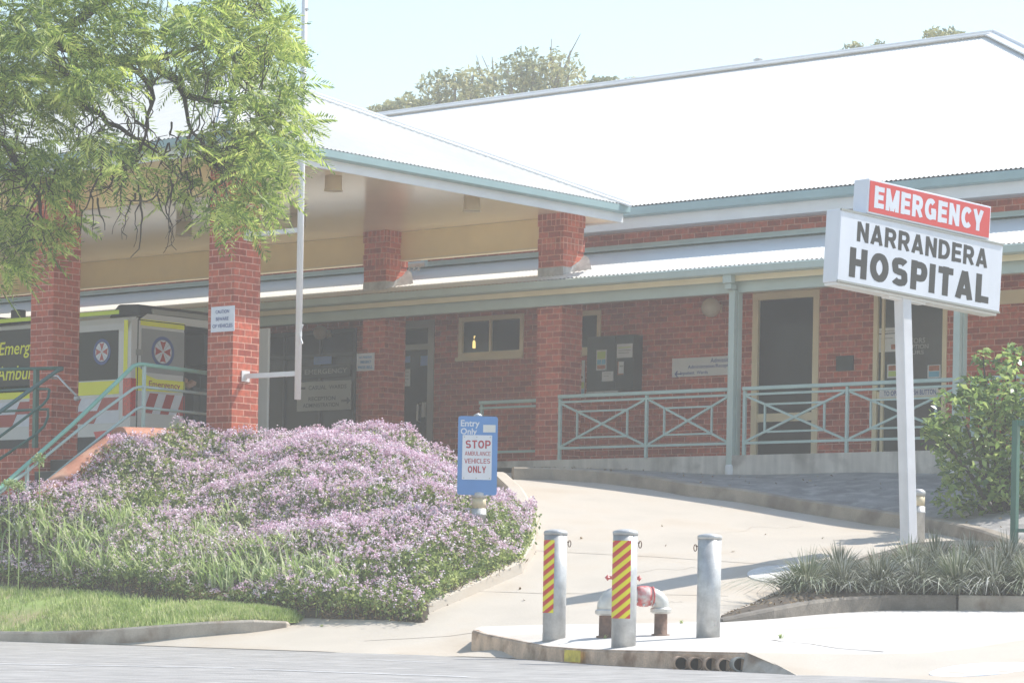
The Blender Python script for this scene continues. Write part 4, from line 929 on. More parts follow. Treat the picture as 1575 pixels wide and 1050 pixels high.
# ------------------------------------------------------------------ stair, hand rails and walls at the left
SA = -27.4; STOP = 24.45; FLP = 1.75
st = thing('garden_stair', 'grey concrete stair climbing from the flower bank to the portico between green rails', 'stairs', (-28.2, 24, FLP))
mb = MB(); mb.box(-36.5, -27.28, STOP, 27.9, 1.45, FLP); obj('landing', mb, M['stone'], st)
mb = MB()
for k in range(1, 12): mb.box(-28.96, -27.28, STOP-.28*k, STOP-.28*k+.279, FLP-.165*k-.5, FLP-.165*k)
obj('steps', mb, M['stone'], st)
mb = MB()
for k in range(0, 11): mb.box(-28.95, -27.29, STOP-.28*k-.012, STOP-.28*k+.03, FLP-.165*k-.002, FLP-.165*k+.004)
obj('nosing', mb, M['plinth'], st)
rw = thing('retaining_wall', 'low red brick retaining wall left of the garden stair below the ambulance', 'wall', (-33, 24.4, 0))
mb = MB(); mb.box(-45, -28.98, 24.25, 24.47, -.4, 1.83); obj('wall', mb, M['brick'], rw)
mb = MB(); mb.box(-45, -28.97, 24.23, 24.49, 1.832, 1.90); obj('coping', mb, M['soldier'], rw)
sw = thing('stair_wall', 'brick stair side wall with rounded terracotta coping stepping up through the flowers', 'wall', (-27.1, 24, 1.7))
prof = [(22.6, 1.28), (23.0, 1.54), (23.7, 1.98), (24.0, 2.12), (24.25, 2.17), (25.4, 2.18)]
mb = MB(); mb.prism([(-27.22, 22.6, .2)]+[(-27.22, y, z-.16) for y, z in prof]+[(-27.22, 25.4, .2)], (.20, 0, 0)); obj('wall', mb, M['brick'], sw)
mb = MB(); rows = []
for i, (y, z) in enumerate(prof[:4]): rows.append([(-27.12+.13*math.cos(t), y, z-.17+.12*math.sin(t)) for t in lin(PI, 0, 12)])
mb.sheet(rows); mb.add(rows[0], [tuple(range(12))]); mb.add(rows[-1], [tuple(range(12))]); obj('sloping_coping', mb, M['terracotta'], sw, True)
mb = MB(); rows = [[(-27.12+.16*math.cos(t), y, z-.12+.13*math.sin(t)) for t in lin(PI, 0, 12)] for y, z in ((23.98, 2.10), (25.4, 2.16))]
mb.sheet(rows); mb.add(rows[0], [tuple(range(12))]); obj('level_coping', mb, M['terracotta'], sw, True)

def pa(px, py, a=SA): return ona(px, py, a)
nr = thing('stair_railing', 'sunlit pale green three bar stair railing in front of the ambulance', 'railing', (SA, 23.5, 1.5))
def rail(pts, r, parent, m, name='rail'):
    mb = MB(); mb.tube(pts, r, 10); return obj(name, mb, m, parent, True)
rail([pa(-70, 812), pa(0, 750), pa(110, 654), pa(205, 563), pa(214, 560), pa(222, 560.5), pa(322, 574)], .027, nr, M['stairrail'], 'hand_rail')
rail([pa(-40, 790), pa(40, 726), pa(140, 645), pa(205, 597.5), pa(214, 595), pa(222, 595), pa(322, 606)], .019, nr, M['rail'])
rail([pa(-30, 772), pa(36, 728)], .019, nr, M['rail'])
rail([pa(60, 750), pa(104, 713), pa(208, 630), pa(218, 626), pa(222, 627), pa(322, 637)], .019, nr, M['rail'])
for px, y0, y1 in ((222, 560, 652), (42, 716-3, 752)):
    p0 = Vector(pa(px, y0)); mb = MB(); mb.box(p0.x-.018, p0.x+.018, p0.y-.018, p0.y+.018, pa(px, y1)[2]-.3, p0.z-.01); obj('post', mb, M['rail'], nr)
fr = thing('stair_railing', 'shaded dark green three bar stair railing in front of the left brick pillar', 'railing', (-28.9, 23.5, 1.5))  # the shade on this railing is put into its dark green colours
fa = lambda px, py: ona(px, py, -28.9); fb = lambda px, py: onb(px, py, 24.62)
rail([fa(-80, 690), fa(0, 633), fa(88, 570), fa(96, 567)], .026, fr, M['railshade'], 'hand_rail')
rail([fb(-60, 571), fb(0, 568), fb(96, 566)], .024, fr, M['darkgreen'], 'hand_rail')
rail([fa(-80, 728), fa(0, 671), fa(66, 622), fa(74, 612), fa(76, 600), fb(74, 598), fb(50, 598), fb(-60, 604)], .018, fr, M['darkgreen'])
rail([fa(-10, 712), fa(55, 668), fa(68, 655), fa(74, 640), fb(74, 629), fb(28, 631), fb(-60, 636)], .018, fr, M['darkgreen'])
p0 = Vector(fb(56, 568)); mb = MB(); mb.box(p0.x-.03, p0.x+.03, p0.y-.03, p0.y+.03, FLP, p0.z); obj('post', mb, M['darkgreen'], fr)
wr = thing('wall_handrail', 'short bent steel handrail fixed to the left brick pillar', 'handrail', onb(100, 600, 25.42))
wb = lambda px, py: onb(px, py, 25.40)
rail([wb(79, 581), wb(82, 578), wb(89, 578), wb(97, 587), wb(117, 608)], .015, wr, M['steel'], 'bar')
mb = MB(); c = wb(115, 612); mb.lathe([(0, -.03), (.035, -.02), (.04, .0), (.03, .04), (0, .05)], (c[0], c[1]+.03, c[2]), 14, 'y'); mb.tube([wb(79, 581), (wb(79, 581)[0], 25.5, wb(79, 581)[2])], .012, 8); obj('wall_fixing', mb, M['galv'], wr)
rbp = [onb(x, y, 25.3) for x, y in ((148, 676), (181, 674), (178, 660), (144, 664))]
mb = MB(); mb.prism(rbp, (0, .03, 0)); th = thing('wheel_chock_board', 'small tilted red board on the landing below the rear of the ambulance', 'board', rbp[0]); obj('panel', mb, M['signred'], th)
mb = MB(); mb.box(rbp[0][0]+.05, rbp[1][0]-.05, 25.33, 25.5, FLP, FLP+.04); obj('foot', mb, M['black'], th)

# ------------------------------------------------------------------ ambulance
VB, VA, VG = 28.0, -31.43, FLP
amb = thing('ambulance', 'white ambulance with red checkers and yellow bands under the portico, one rear door open', 'ambulance', (-34, 29, VG))
ctr = VB+1.0
half = [(-.97, 2.02), (-1.0, 2.2), (-1.0, 3.86), (-.97, 3.98), (-.9, 4.07), (-.7, 4.12), (0, 4.15)]
sec = [(ctr+x, z) for x, z in half]+[(ctr-x, z) for x, z in half[-2::-1]]
def section(a, ztop, k=1.0): return [(a, ctr+(y-ctr)*k, min(z, ztop) if z < 3.9 else ztop+(z-4.15)*min(1, .4 if ztop < 4.1 else 1)) for y, z in sec]
rows = [section(VA, 4.15), section(-35.4, 4.15), section(-36.0, 3.85, .98), section(-36.55, 3.1, .97), section(-37.2, 2.95, .95), section(-37.4, 2.6, .92)]
mb = MB(); mb.sheet(rows); n = len(sec); mb.add(rows[-1], [tuple(range(n))]); mb.sheet([[p for p in (r[0], r[-1])] for r in rows])
mb.quad((VA, VB, 2.02), (VA, VB+.13, 2.02), (VA, VB+.13, 4.07), (VA, VB, 4.0)); mb.quad((VA, ctr+.93, 2.02), (VA, ctr+1, 2.02), (VA, ctr+1, 4.0), (VA, ctr+.93, 4.07))
mb.quad((VA, VB+.13, 4.02), (VA, ctr+.93, 4.02), (VA, ctr+.7, 4.13), (VA, VB+.3, 4.13)); mb.quad((VA, VB+.13, 2.02), (VA, ctr+.93, 2.02), (VA, ctr+.93, 2.4), (VA, VB+.13, 2.4))
body = obj('body', mb, M['vanwhite'], amb)
mb = MB(); x0 = VA-.02     # open right half: dark load space
mb.sheet([[(x0, ctr+.06, 2.4), (x0, ctr+.06, 4.02)], [(x0-1.6, ctr+.06, 2.4), (x0-1.6, ctr+.06, 4.02)], [(x0-1.6, ctr+.9, 2.4), (x0-1.6, ctr+.9, 4.02)], [(x0, ctr+.9, 2.4), (x0, ctr+.9, 4.02)]])
mb.quad((x0, ctr+.06, 2.41), (x0, ctr+.9, 2.41), (x0-1.6, ctr+.9, 2.41), (x0-1.6, ctr+.06, 2.41)); mb.quad((x0, ctr+.06, 4.01), (x0, ctr+.9, 4.01), (x0-1.6, ctr+.9, 4.01), (x0-1.6, ctr+.06, 4.01)); obj('load_space', mb, M['dark'], amb)
mb = MB(); mb.box(x0-1.2, x0-.25, ctr+.5, ctr+.88, 2.42, 3.15); mb.box(x0-1.0, x0-.2, ctr+.66, ctr+.88, 3.5, 3.95); mb.tube([(x0-.1, ctr+.12, 2.6), (x0-.1, ctr+.12, 3.7)], .015, 6); mb.tube([(x0-.1, ctr+.5, 2.6), (x0-.1, ctr+.5, 3.3)], .012, 6); obj('stretcher', mb, M['boardgreen'], amb)
mb = MB()
for dy, dz in ((.20, 3.22), (.30, 3.16), (.37, 3.19)): mb.lathe([(0, -.06), (.06, -.03), (.07, .02), (0, .06)], (x0-.15, ctr+dy, dz), 10)
obj('medical_bag', mb, M['skin'], amb)
mb = MB(); mb.box(VA-.05, VA+.0, VB+.135, ctr+.045, 2.40, 4.02); rdoor = obj('rear_door', mb, M['vanwhite'], amb, bevel=.012)
mb = MB(); mb.box(VA+.0, VA+.86, ctr+.95, ctr+.99, 2.40, 4.02); obj('rear_door', mb, M['vanwhite'], amb, bevel=.012)
def rq(px0, py0, px1, py1, m, parent, name, dx=.004):
    p0 = ona(px0, (py0+py1)/2, VA); p1 = ona(px1, (py0+py1)/2, VA); zt = ona((px0+px1)/2, py0, VA)[2]; zb = ona((px0+px1)/2, py1, VA)[2]
    mb = MB(); mb.box(VA+.0005, VA+dx, p0[1], p1[1], zb, zt); return obj(name, mb, M[m], parent), p0[1], p1[1], zb, zt
rq(216, 494, 283.5, 503.5, 'fluoro', rdoor, 'reflective_strip')
_, y0, y1, z0, z1 = rq(217, 508, 283, 575, 'vangrey', rdoor, 'rear_window')
def emblem(parent, P, U, r):   # ambulance emblem: blue ring, white disc, red cross pattee
    P = Vector(P); U = Vector(U); V = Vector((0, 0, 1)); Nn = U.cross(V)
    def ring(r0, r1, m, name, d, n=32):
        mb = MB(); Q = [(P+Nn*d+(U*math.cos(2*PI*k/n)+V*math.sin(2*PI*k/n))*rr) for rr in (r0, r1) for k in range(n)]
        mb.add(Q, [(k, (k+1) % n, n+(k+1) % n, n+k) for k in range(n)]); return obj(name, mb, M[m], parent)
    ring(r*.76, r*.96, 'inkblue', 'emblem_ring', .004); ring(.001, r*.72, 'signwhite', 'emblem_disc', .005)
    mb = MB()
    for k in range(4):
        t = PI/2*k; d = U*math.cos(t)+V*math.sin(t); e = U*-math.sin(t)+V*math.cos(t); c_ = P+Nn*.007
        mb.quad(c_+d*r*.04, c_+d*r*.66-e*r*.26, c_+d*r*.60, c_+d*r*.66+e*r*.26)
    obj('emblem_cross', mb, M['vanred'], parent)
    mb = MB()
    for k in range(4):
        t = PI/4+PI/2*k; d = U*math.cos(t)+V*math.sin(t); e = U*-math.sin(t)+V*math.cos(t); c_ = P+Nn*.0065
        mb.quad(c_+d*r*.1-e*r*.012, c_+d*r*.7-e*r*.012, c_+d*r*.7+e*r*.012, c_+d*r*.1+e*r*.012)
    obj('emblem_rays', mb, M['alu'], parent)
m_blue = False
p = ona(250, 541, VA); emblem(rdoor, (VA+.004, p[1], p[2]), (0, 1, 0), .235)
# yellow sweep, lettering and chevrons on the rear door
mb = MB(); q = [ona(x, y, VA) for x, y in ((208, 600), (284, 604), (284, 587), (262, 585), (240, 583), (226, 577), (216, 566), (208, 562))]
mb.prism([(VA+.001, p[1], p[2]) for p in q], (.004, 0, 0)); obj('reflective_sweep', mb, M['fluoro'], rdoor)
p = ona(229, 597, VA+.008); p2 = ona(277, 597, VA+.008); text('lettering', 'Emergency', M['inkred'], (VA+.008, p[1], p[2]), (0, 1, 0), (0, 0, 1), p2[1]-p[1], .115, rdoor, .005)
za, zb_ = ona(250, 606, VA)[2], ona(250, 637, VA)[2]; ya, yb = ona(222, 620, VA)[1], ona(284, 620, VA)[1]
mb = MB(); mb.m = 0; mb.quad((VA+.002, ya-.08, zb_), (VA+.002, yb, zb_), (VA+.002, yb, za), (VA+.002, ya-.08, za)); obj('chevron_panel', mb, M['signwhite'], rdoor)
mb = MB(); wdt = (yb-ya)/4.3
for k in range(3):
    y = ya-.02+k*wdt*1.75; lo = max(y, ya-.08); mb.quad((VA+.004, lo, zb_), (VA+.004, min(y+wdt*.9, yb), zb_), (VA+.004, min(y+wdt*.9+.12, yb), za), (VA+.004, y+.12, za))
obj('chevron_stripe', mb, M['vanred'], rdoor)
mb = MB()
for yy in (VB+.125, ctr+.05): mb.box(VA+.0, VA+.006, yy-.008, yy+.008, 2.4, 4.03)
mb.box(VA+.0, VA+.006, VB+.125, ctr+.05, 4.022, 4.036); obj('door_seam', mb, M['black'], amb)
mb = MB(); yh = ona(213, 540, VA)[1]; mb.box(VA+.002, VA+.03, yh-.05, yh+.06, ona(213, 546, VA)[2], ona(213, 537, VA)[2]); obj('hinge', mb, M['alu'], rdoor)
mb = MB(); mb.box(VA-.1, VA+.10, VB+.02, ctr+.98, 2.14, 2.38); obj('bumper', mb, M['alu'], amb, bevel=.02)
mb = MB(); mb.box(VA+.101, VA+.106, VB+.55, VB+.92, 2.20, 2.31); obj('number_plate', mb, M['signwhite'], amb)
mb = MB(); mb.box(VA-.16, VA+.012, VB-.012, VB+.10, 2.62, 3.17); obj('tail_light', mb, M['lens'], amb, bevel=.01)
# side: dark window band, stripes, lettering, checkers
def sq(px0, py0, px1, py1, m, name, parent=None, d=.004):
    p0 = onb(px0, (py0+py1)/2, VB); p1 = onb(px1, (py0+py1)/2, VB); zt = onb((px0+px1)/2, py0, VB)[2]; zb = onb((px0+px1)/2, py1, VB)[2]
    mb = MB(); mb.box(p0[0], p1[0], VB-d, VB-.0005, zb, zt); return obj(name, mb, M[m], parent or amb), p0[0], p1[0], zb, zt
swn, *_ = sq(106, 510, 182, 585, 'vanglass', 'side_window'); 
bnd, *_ = sq(-60, 508, 78, 604, 'vanglass', 'side_band')
sq(-80, 487, 183, 493, 'fluorogreen', 'reflective_strip', body); sq(190.5, 492, 196.5, 576, 'fluoro', 'reflective_strip', body)
sq(-80, 592, 183, 612, 'fluoro', 'reflective_band', body)
p = onb(157, 541, VB-.005); emblem(swn, p, (1, 0, 0), .20)
for s, x0, x1, y0, y1 in (('Emergency', -2, 82, 553, 528), ('Ambulance', -6, 84, 586, 563)):
    p = onb(x0, y0, VB-.006); p2 = onb(x1, y0, VB-.006); text('lettering', s, M['fluoro'], p, (1, 0, 0), (0, 0, 1), p2[0]-p[0], .26 if s[0] == 'E' else .215, bnd, .012, shear=.2)
zt, zb = onb(150, 612, VB)[2], onb(150, 651, VB)[2]; x1 = onb(183, 630, VB)[0]
mb = MB(); mb.quad((x1-3.4, VB-.002, zb), (x1, VB-.002, zb), (x1, VB-.002, zt), (x1-3.4, VB-.002, zt)); chk = obj('checker_panel', mb, M['signwhite'], body)
mb = MB(); hz_ = (zt-zb)/2; wq = .47
for r_ in range(2):
    for k in range(-8, 1):
        if (k+r_) % 2 == 0: continue
        z = zb+hz_*r_; xa = x1+wq*(k-.9)-.06*(1-r_); xb = xa+wq
        if xa < x1-3.4: continue
        mb.quad((xa-.06, VB-.004, z), (min(xb-.06, x1), VB-.004, z), (min(xb+.06, x1), VB-.004, z+hz_), (min(xa+.06, x1), VB-.004, z+hz_))
obj('checker', mb, M['vanred'], chk)
mb = MB(); mb.box(-37.1, VA-.05, VB-.006, VB+.02, 2.02, 2.33); obj('side_skirt', mb, M['black'], amb)
for a0 in (-32.35, -36.25):
    for y0 in (VB+.05, VB+1.75):
        mb = MB(); mb.lathe([(.20, -.10), (.33, -.11), (.345, -.08), (.345, .08), (.33, .11), (.2, .10)], (a0, y0+.1, VG+.345), 24, 'y'); wh = obj('wheel', mb, M['black'], amb)
        mb = MB(); mb.lathe([(0, -.08), (.10, -.09), (.2, -.075), (.21, -.1)], (a0, y0+.1, VG+.345), 20, 'y'); obj('rim', mb, M['alu'], wh)
mb = MB(); mb.prism([(VA-.05, VB+.22, 4.10), (VA-.25, VB+.2, 4.10), (VA-.75, VB+.2, 4.1), (VA-.55, VB+.22, 4.29), (VA-.1, VB+.22, 4.27)], (0, 1.6, 0)); obj('roof_pod', mb, M['black'], amb, bevel=.03)
mb = MB(); mb.box(VA-.12, VA-.04, VB+.45, VB+1.85, 4.13, 4.22); obj('light_bar', mb, M['alu'], amb, bevel=.02)
mb = MB(); q = onb(26, 500, VB+.4); mb.box(q[0]-.1, q[0]+.1, VB+.35, VB+.5, 4.1, 4.36); mb.box(q[0]-.7, q[0]-.15, VB+.2, VB+1.7, 4.1, 4.24); obj('roof_aerial', mb, M['black'], amb, bevel=.02)

# ------------------------------------------------------------------ hospital sign
C0 = Vector((-17.577, 27.5, 3.918)); ANG, SL, SH, SW, TL = 1.3903, 2.673, .806, .2306, .0549
SU = Vector((math.cos(ANG), math.sin(ANG), 0)); SN = Vector((math.sin(ANG), -math.cos(ANG), 0)); SV = Vector((0, 0, 1))
su = SU*math.cos(TL)-SV*math.sin(TL); sv = SU*math.sin(TL)+SV*math.cos(TL)
base = Vector(atd(1400, 848, 32.3))
sgn = thing('hospital_sign', 'white hospital name sign with red EMERGENCY panel on a tall white post', 'sign', base)
def sbox(name, u0, u1, v0, v1, n0, n1, m, parent, bev=0):
    mb = MB(); V = [C0+su*u+sv*v+SN*n for n in (n0, n1) for v in (v0, v1) for u in (u0, u1)]
    mb.add(V, [(0, 2, 3, 1), (4, 5, 7, 6), (0, 1, 5, 4), (2, 6, 7, 3), (0, 4, 6, 2), (1, 3, 7, 5)]); return obj(name, mb, M[m], parent, bevel=bev)
npn = sbox('name_panel', -SL/2, SL/2, -SH/2, SH/2, -SW, -.004, 'signwhite', sgn, .008)
e0, e1, ev0, ev1 = -.93, 1.10, SH/2+.012, SH/2+.40
epn = sbox('emergency_panel', e0, e1, ev0, ev1, -SW, -.004, 'signwhite', sgn, .008)
sbox('red_face', e0+.02, e1-.02, ev0+.022, ev1-.022, -.003, .001, 'signred', epn)
for u0, u1, v0, v1 in ((-SL/2, SL/2, SH/2-.02, SH/2+.002), (-SL/2, SL/2, -SH/2-.002, -SH/2+.02)): sbox('frame_trim', u0, u1, v0, v1, -.02, .008, 'alu', npn)
sbox('bottom_tray', -SL/2+.02, SL/2-.02, -SH/2-.03, -SH/2-.003, -SW+.01, -.03, 'white', npn)
def stxt(s, parent, u0, u1, v0, v1, m, bold):
    p = C0+su*u0+sv*v0+SN*(-.0036 if m == 'ink' else .0013); return block_text('lettering', s, M[m], p, su, sv, u1-u0, v1-v0, parent, bold, .13, .0004)
stxt('EMERGENCY', epn, e0+.10, e1-.13, ev0+.075, ev1-.065, 'signwhite', .26)
stxt('NARRANDERA', npn, -SL/2+.10*SL, -SL/2+.905*SL, -SH/2+.60*SH, -SH/2+.875*SH, 'ink', .235)
stxt('HOSPITAL', npn, -SL/2+.065*SL, -SL/2+.925*SL, -SH/2+.095*SH, -SH/2+.505*SH, 'ink', .27)
mb = MB(); topc = C0-SN*SW*.5+su*(-.17)-sv*(SH/2+.03); hw = .070
for lo, hi, k in ((base+Vector((0, 0, -.3)), topc+Vector((0, 0, .01)), hw),):
    V = [c+SU*i*k+SN*j*k for c in (lo, hi) for i, j in ((-1, -1), (1, -1), (1, 1), (-1, 1))]
    mb.add(V, [(3, 2, 1, 0), (4, 5, 6, 7), (0, 1, 5, 4), (1, 2, 6, 5), (2, 3, 7, 6), (3, 0, 4, 7)])
obj('post', mb, mat('weathered_white_post', (.74, .73, .75), .45, .06, 5, streak=.06), sgn, bevel=.008)
sbox('mount_plate', -.45, .15, -SH/2-.055, -SH/2-.031, -SW*.75, -SW*.25, 'white', sgn)

# ------------------------------------------------------------------ blue entry sign and bollard lights
CR, CF = Vector((RX, RY, 0)), Vector((FX, FY, 0))
DS = 32.4; sc_ = Vector(atd(734, 700, DS)); pxm = 4400/DS
es = thing('entry_sign', 'blue entry only sign with a white STOP ambulance vehicles only plate in the flower bank', 'sign', (sc_.x, sc_.y, float(MG(sc_.x, sc_.y))))
def epanel(name, x0, x1, y0, y1, m, parent, d0, d1, rad=.02):   # pixel box on the upright camera-ward plane of the sign
    mb = MB(); u0, u1, v0, v1 = (x0-734)/pxm, (x1-734)/pxm, (700-y1)/pxm, (700-y0)/pxm; pts = []
    for cu, cv, t0 in ((u1-rad, v1-rad, 0), (u0+rad, v1-rad, PI/2), (u0+rad, v0+rad, PI), (u1-rad, v0+rad, 3*PI/2)):
        pts += [sc_+CR*(cu+rad*math.cos(t0+t))+Vector((0, 0, cv+rad*math.sin(t0+t)))-CF*d0 for t in lin(0, PI/2, 5)]
    mb.prism(pts[::-1], -CF*(d1-d0)); return obj(name, mb, M[m], parent)
bp = epanel('blue_panel', 704, 765, 640, 761, 'signblue', es, 0, .02, .03)
wp = epanel('white_plate', 711, 756.5, 669, 737.5, 'signwhite', es, .0205, .026, .008)
epanel('blank_label', 742.5, 761.5, 653, 664.5, 'paper', bp, .0205, .023, .004)
def etext(s, x0, x1, y0, y1, m, parent, bold, d):
    p = sc_+CR*((x0-734)/pxm)+Vector((0, 0, (700-y1)/pxm))-CF*d; text('lettering', s, M[m], p, CR, (0, 0, 1), (x1-x0)/pxm, (y1-y0)/pxm, parent, bold, .001)
etext('Entry', 708, 737, 646, 659, 'signwhite', bp, .02, .021); etext('Only', 708, 733, 658.5, 671, 'signwhite', bp, .02, .021)
for s, x0, x1, y0, y1, bo in (('STOP', 716, 754, 677, 689.5, .2), ('AMBULANCE', 715, 754.5, 694, 700.5, .14), ('VEHICLES', 714.5, 754, 705, 712.5, .16), ('ONLY', 720, 748, 716.5, 727, .2)): p = sc_+CR*((x0-734)/pxm)+Vector((0, 0, (700-y1)/pxm))-CF*.027; block_text('lettering', s, M['inkred'], p, CR, (0, 0, 1), (x1-x0)/pxm, (y1-y0)/pxm, wp, bo, .14, .001)
mb = MB(); q = sc_+CF*.06; mb.tube([(q.x, q.y, float(MG(q.x, q.y))-.1), (q.x, q.y, sc_.z+.455)], .045, 14); mb.lathe([(.05, 0), (.05, .02), (0, .045)], (q.x, q.y, sc_.z+.44), 14); obj('post', mb, M['galv'], es, True)
mb = MB()
for x, y in ((733, 672), (733, 735), (714, 672), (753.5, 672), (714, 735), (753.5, 735)): c = sc_+CR*((x-734)/pxm)+Vector((0, 0, (700-y)/pxm))-CF*.028; mb.tube([c+CF*.004, c-CF*.002], .006, 8)
obj('bolt', mb, M['alu'], wp)
def seat_depth(px, py, lift):          # where the plant tops meet this line of sight
    for d in np.linspace(29, 36, 200):
        p = atd(px, py, d)
        if float(MG(p[0], p[1]))+lift >= p[2]: return float(d)
    return 31.0
DB = seat_depth(737, 806, .17)
def bollard_light(px, ytop, d, G, lab, R, tall):
    t = Vector(atd(px, ytop, d)); g0 = float(G(t.x, t.y)); th = thing('bollard_light', lab, 'garden light', (t.x, t.y, g0), 'round bollard lights'); c = (t.x, t.y, t.z)
    mb = MB(); mb.lathe([(0, 0), (R*.6, -.008), (R, -.03), (R, -.085)][::-1], c, 24); obj('cap', mb, M['galv'], th, True)
    mb = MB(); mb.lathe([(R*.93, -.205), (R*.93, -.085)], c, 24); obj('lens', mb, M['lampcream'], th, True)
    mb = MB(); mb.lathe([(R, g0-t.z-.05), (R, -.285), (R*1.06, -.282), (R*1.06, -.265), (R, -.262), (R, -.205)], c, 24); obj('column', mb, M['galv'], th, True)
bollard_light(737, 754, DB, MG, 'grey bollard light with cream lens standing among mauve flowers below the blue sign', .085, 1)
bollard_light(1412.5, 751, 32.9, GD, 'blue grey bollard light right beside the white hospital sign post', .083, 1)

# ------------------------------------------------------------------ steel bollards and the hydrant
M['stripes'] = diag_stripes('hazard_stripes', (.62, .04, .035), (.85, .74, .02), .094, -.85, 0)
BR, BH = .1075, 1.0
def bollard(px, py, d, H, lab, ring_side, arc=None):
    p = Vector(atd(px, py, d)); th = thing('steel_bollard', lab, 'bollard', (0, 0, 0), 'galvanised bollards around the hydrant')
    mb = MB(); mb.lathe([(BR, -.1), (BR, H-.035)], n=32); obj('tube', mb, M['galv'], th, True)
    mb = MB(); mb.lathe([(BR+.004, H-.036), (BR+.004, H-.008), (BR*.9, H+.004), (BR*.4, H+.016), (0, H+.018)], n=32); obj('cap', mb, M['galv'], th, True)
    mb = MB(); mb.tube([(ring_side*(BR-.004), 0, H-.10), (ring_side*(BR+.02), 0, H-.10)], .006, 6); mb.tube([(ring_side*(BR+.022)+.013*math.cos(t), 0, H-.115+.03*math.sin(t)) for t in lin(0, 2*PI, 17)], .005, 6); obj('chain_ring', mb, M['rust'], th)
    if arc:
        mb = MB(); n = 20; t0, t1 = arc; r = BR+.0025
        mb.sheet([[(r*math.sin(t), -r*math.cos(t), z) for t in lin(t0, t1, n)] for z in (H-.085-.675, H-.085)]); obj('stripe_panel', mb, M['stripes'], th, True)
    th.location = p; th.rotation_euler.z = math.atan2(RY, RX)
bollard(852, 980, 26.6, .99, 'left steel bollard with a narrow strip of red and yellow stripes', 1, (math.radians(-105), math.radians(-6)))
bollard(959, 992, 24.9, .995, 'middle steel bollard with a broad red and yellow striped panel', 1, (math.radians(-88), math.radians(26)))
bollard(1089, 980, 25.9, .925, 'plain unstriped galvanised bollard standing rightmost on the footpath', -1)
h0 = Vector(atd(931, 979, 26.4)); h1 = Vector(atd(1016, 976, 26.5)); h0.z = float(GI(h0.x, h0.y)); h1.z = float(GI(h1.x, h1.y))
hyd = thing('hydrant_standpipe', 'rusty arched hydrant pipe with silver elbows and red valve between the bollards', 'hydrant', tuple(h0.lerp(h1, .5)))
hu = (h1-h0); hu.z = 0; span = hu.length; hu.normalize(); zt = h0.z+.385
for p, s in ((h0, 1), (h1, -1)):
    mb = MB(); mb.lathe([(.085, -.05), (.085, .012), (.062, .014), (.060, .20), (.068, .215)], p, 20); obj('riser_pipe', mb, M['rust'], hyd, True)
    mb = MB(); mb.lathe([(.070, .20), (.098, .215), (.100, .245), (.078, .262)], p, 20); obj('flange', mb, M['hydsilver'], hyd)
    mb = MB(); path = [Vector((p.x, p.y, p.z+.25))]+[Vector((p.x, p.y, zt-.11))+hu*s*(.11-.11*math.cos(t))+Vector((0, 0, .11*math.sin(t))) for t in lin(0, PI/2, 8)]; mb.tube(path, .083, 18); obj('elbow', mb, M['hydsilver'], hyd, True)
mb = MB(); a_, b_ = h0+hu*.10, h1-hu*.10; a_.z = b_.z = zt; mb.tube([a_, b_], .075, 18); obj('cross_pipe', mb, M['hydsilver'], hyd, True)
mb = MB(); c_ = h0.lerp(h1, .66); c_.z = zt; mb.tube([c_-hu*.06, c_-hu*.02, c_+hu*.04, c_+hu*.075], [.085, .098, .098, .086], 18); mb.tube([c_+hu*.085, c_+hu*.10], .092, 18); obj('valve_body', mb, mat('chipped_red', (.58, .10, .10), .6, .2, 8, stain=((.62, .56, .52), 9)), hyd, True)
mb = MB(); v_ = h0.lerp(h1, .33); v_.z = zt; mb.tube([v_, v_+Vector((0, 0, .17))], .04, 12); mb.bar(v_+Vector((0, 0, .165))-hu*.155, v_+Vector((0, 0, .165))+hu*.135, .03); mb.lathe([(0, -.03), (.028, 0), (0, .03)], v_+Vector((0, 0, .165))-hu*.16, 10); mb.lathe([(0, -.03), (.022, 0), (0, .03)], v_+Vector((0, 0, .165))+hu*.14, 10); obj('spindle_handle', mb, M['red'], hyd)
mb = MB()
for k in range(7):
    c = h0+hu*span*(.55+.065*k)-CF*.07; c.z = zt-.05+.03*math.sin(k*2.3); mb.lathe([(0, -.012), (.014, -.004), (.014, .004), (0, .012)], c, 8, 'y')
obj('bolt', mb, M['steel'], hyd)

# green frame at the right picture edge
g0 = Vector(atd(1562, 862, 31.2)); gt = Vector(atd(1563, 646, 31.2)); gz = float(GD(min(g0.x, -12), g0.y))
gf = thing('green_gate_frame', 'dark green tubular frame post at the right edge in front of the shrub', 'gate frame', (g0.x, g0.y, gz))
mb = MB(); mb.box(gt.x-.033, gt.x+.033, gt.y-.033, gt.y+.033, gz-.1, gt.z); obj('post', mb, M['darkgreen'], gf)
e_ = gt+CR*1.5; mb = MB(); mb.bar((gt.x, gt.y, gt.z-.03), (e_.x, e_.y, gt.z-.03), .055, .055); mb.bar((gt.x, gt.y, gt.z-1.2), (e_.x, e_.y, gt.z-1.2), .04, .04); obj('cross_bar', mb, M['darkgreen'], gf)
mb = MB(); mb.box(e_.x-.033, e_.x+.033, e_.y-.033, e_.y+.033, gz-.1, gt.z); obj('post', mb, M['darkgreen'], gf)

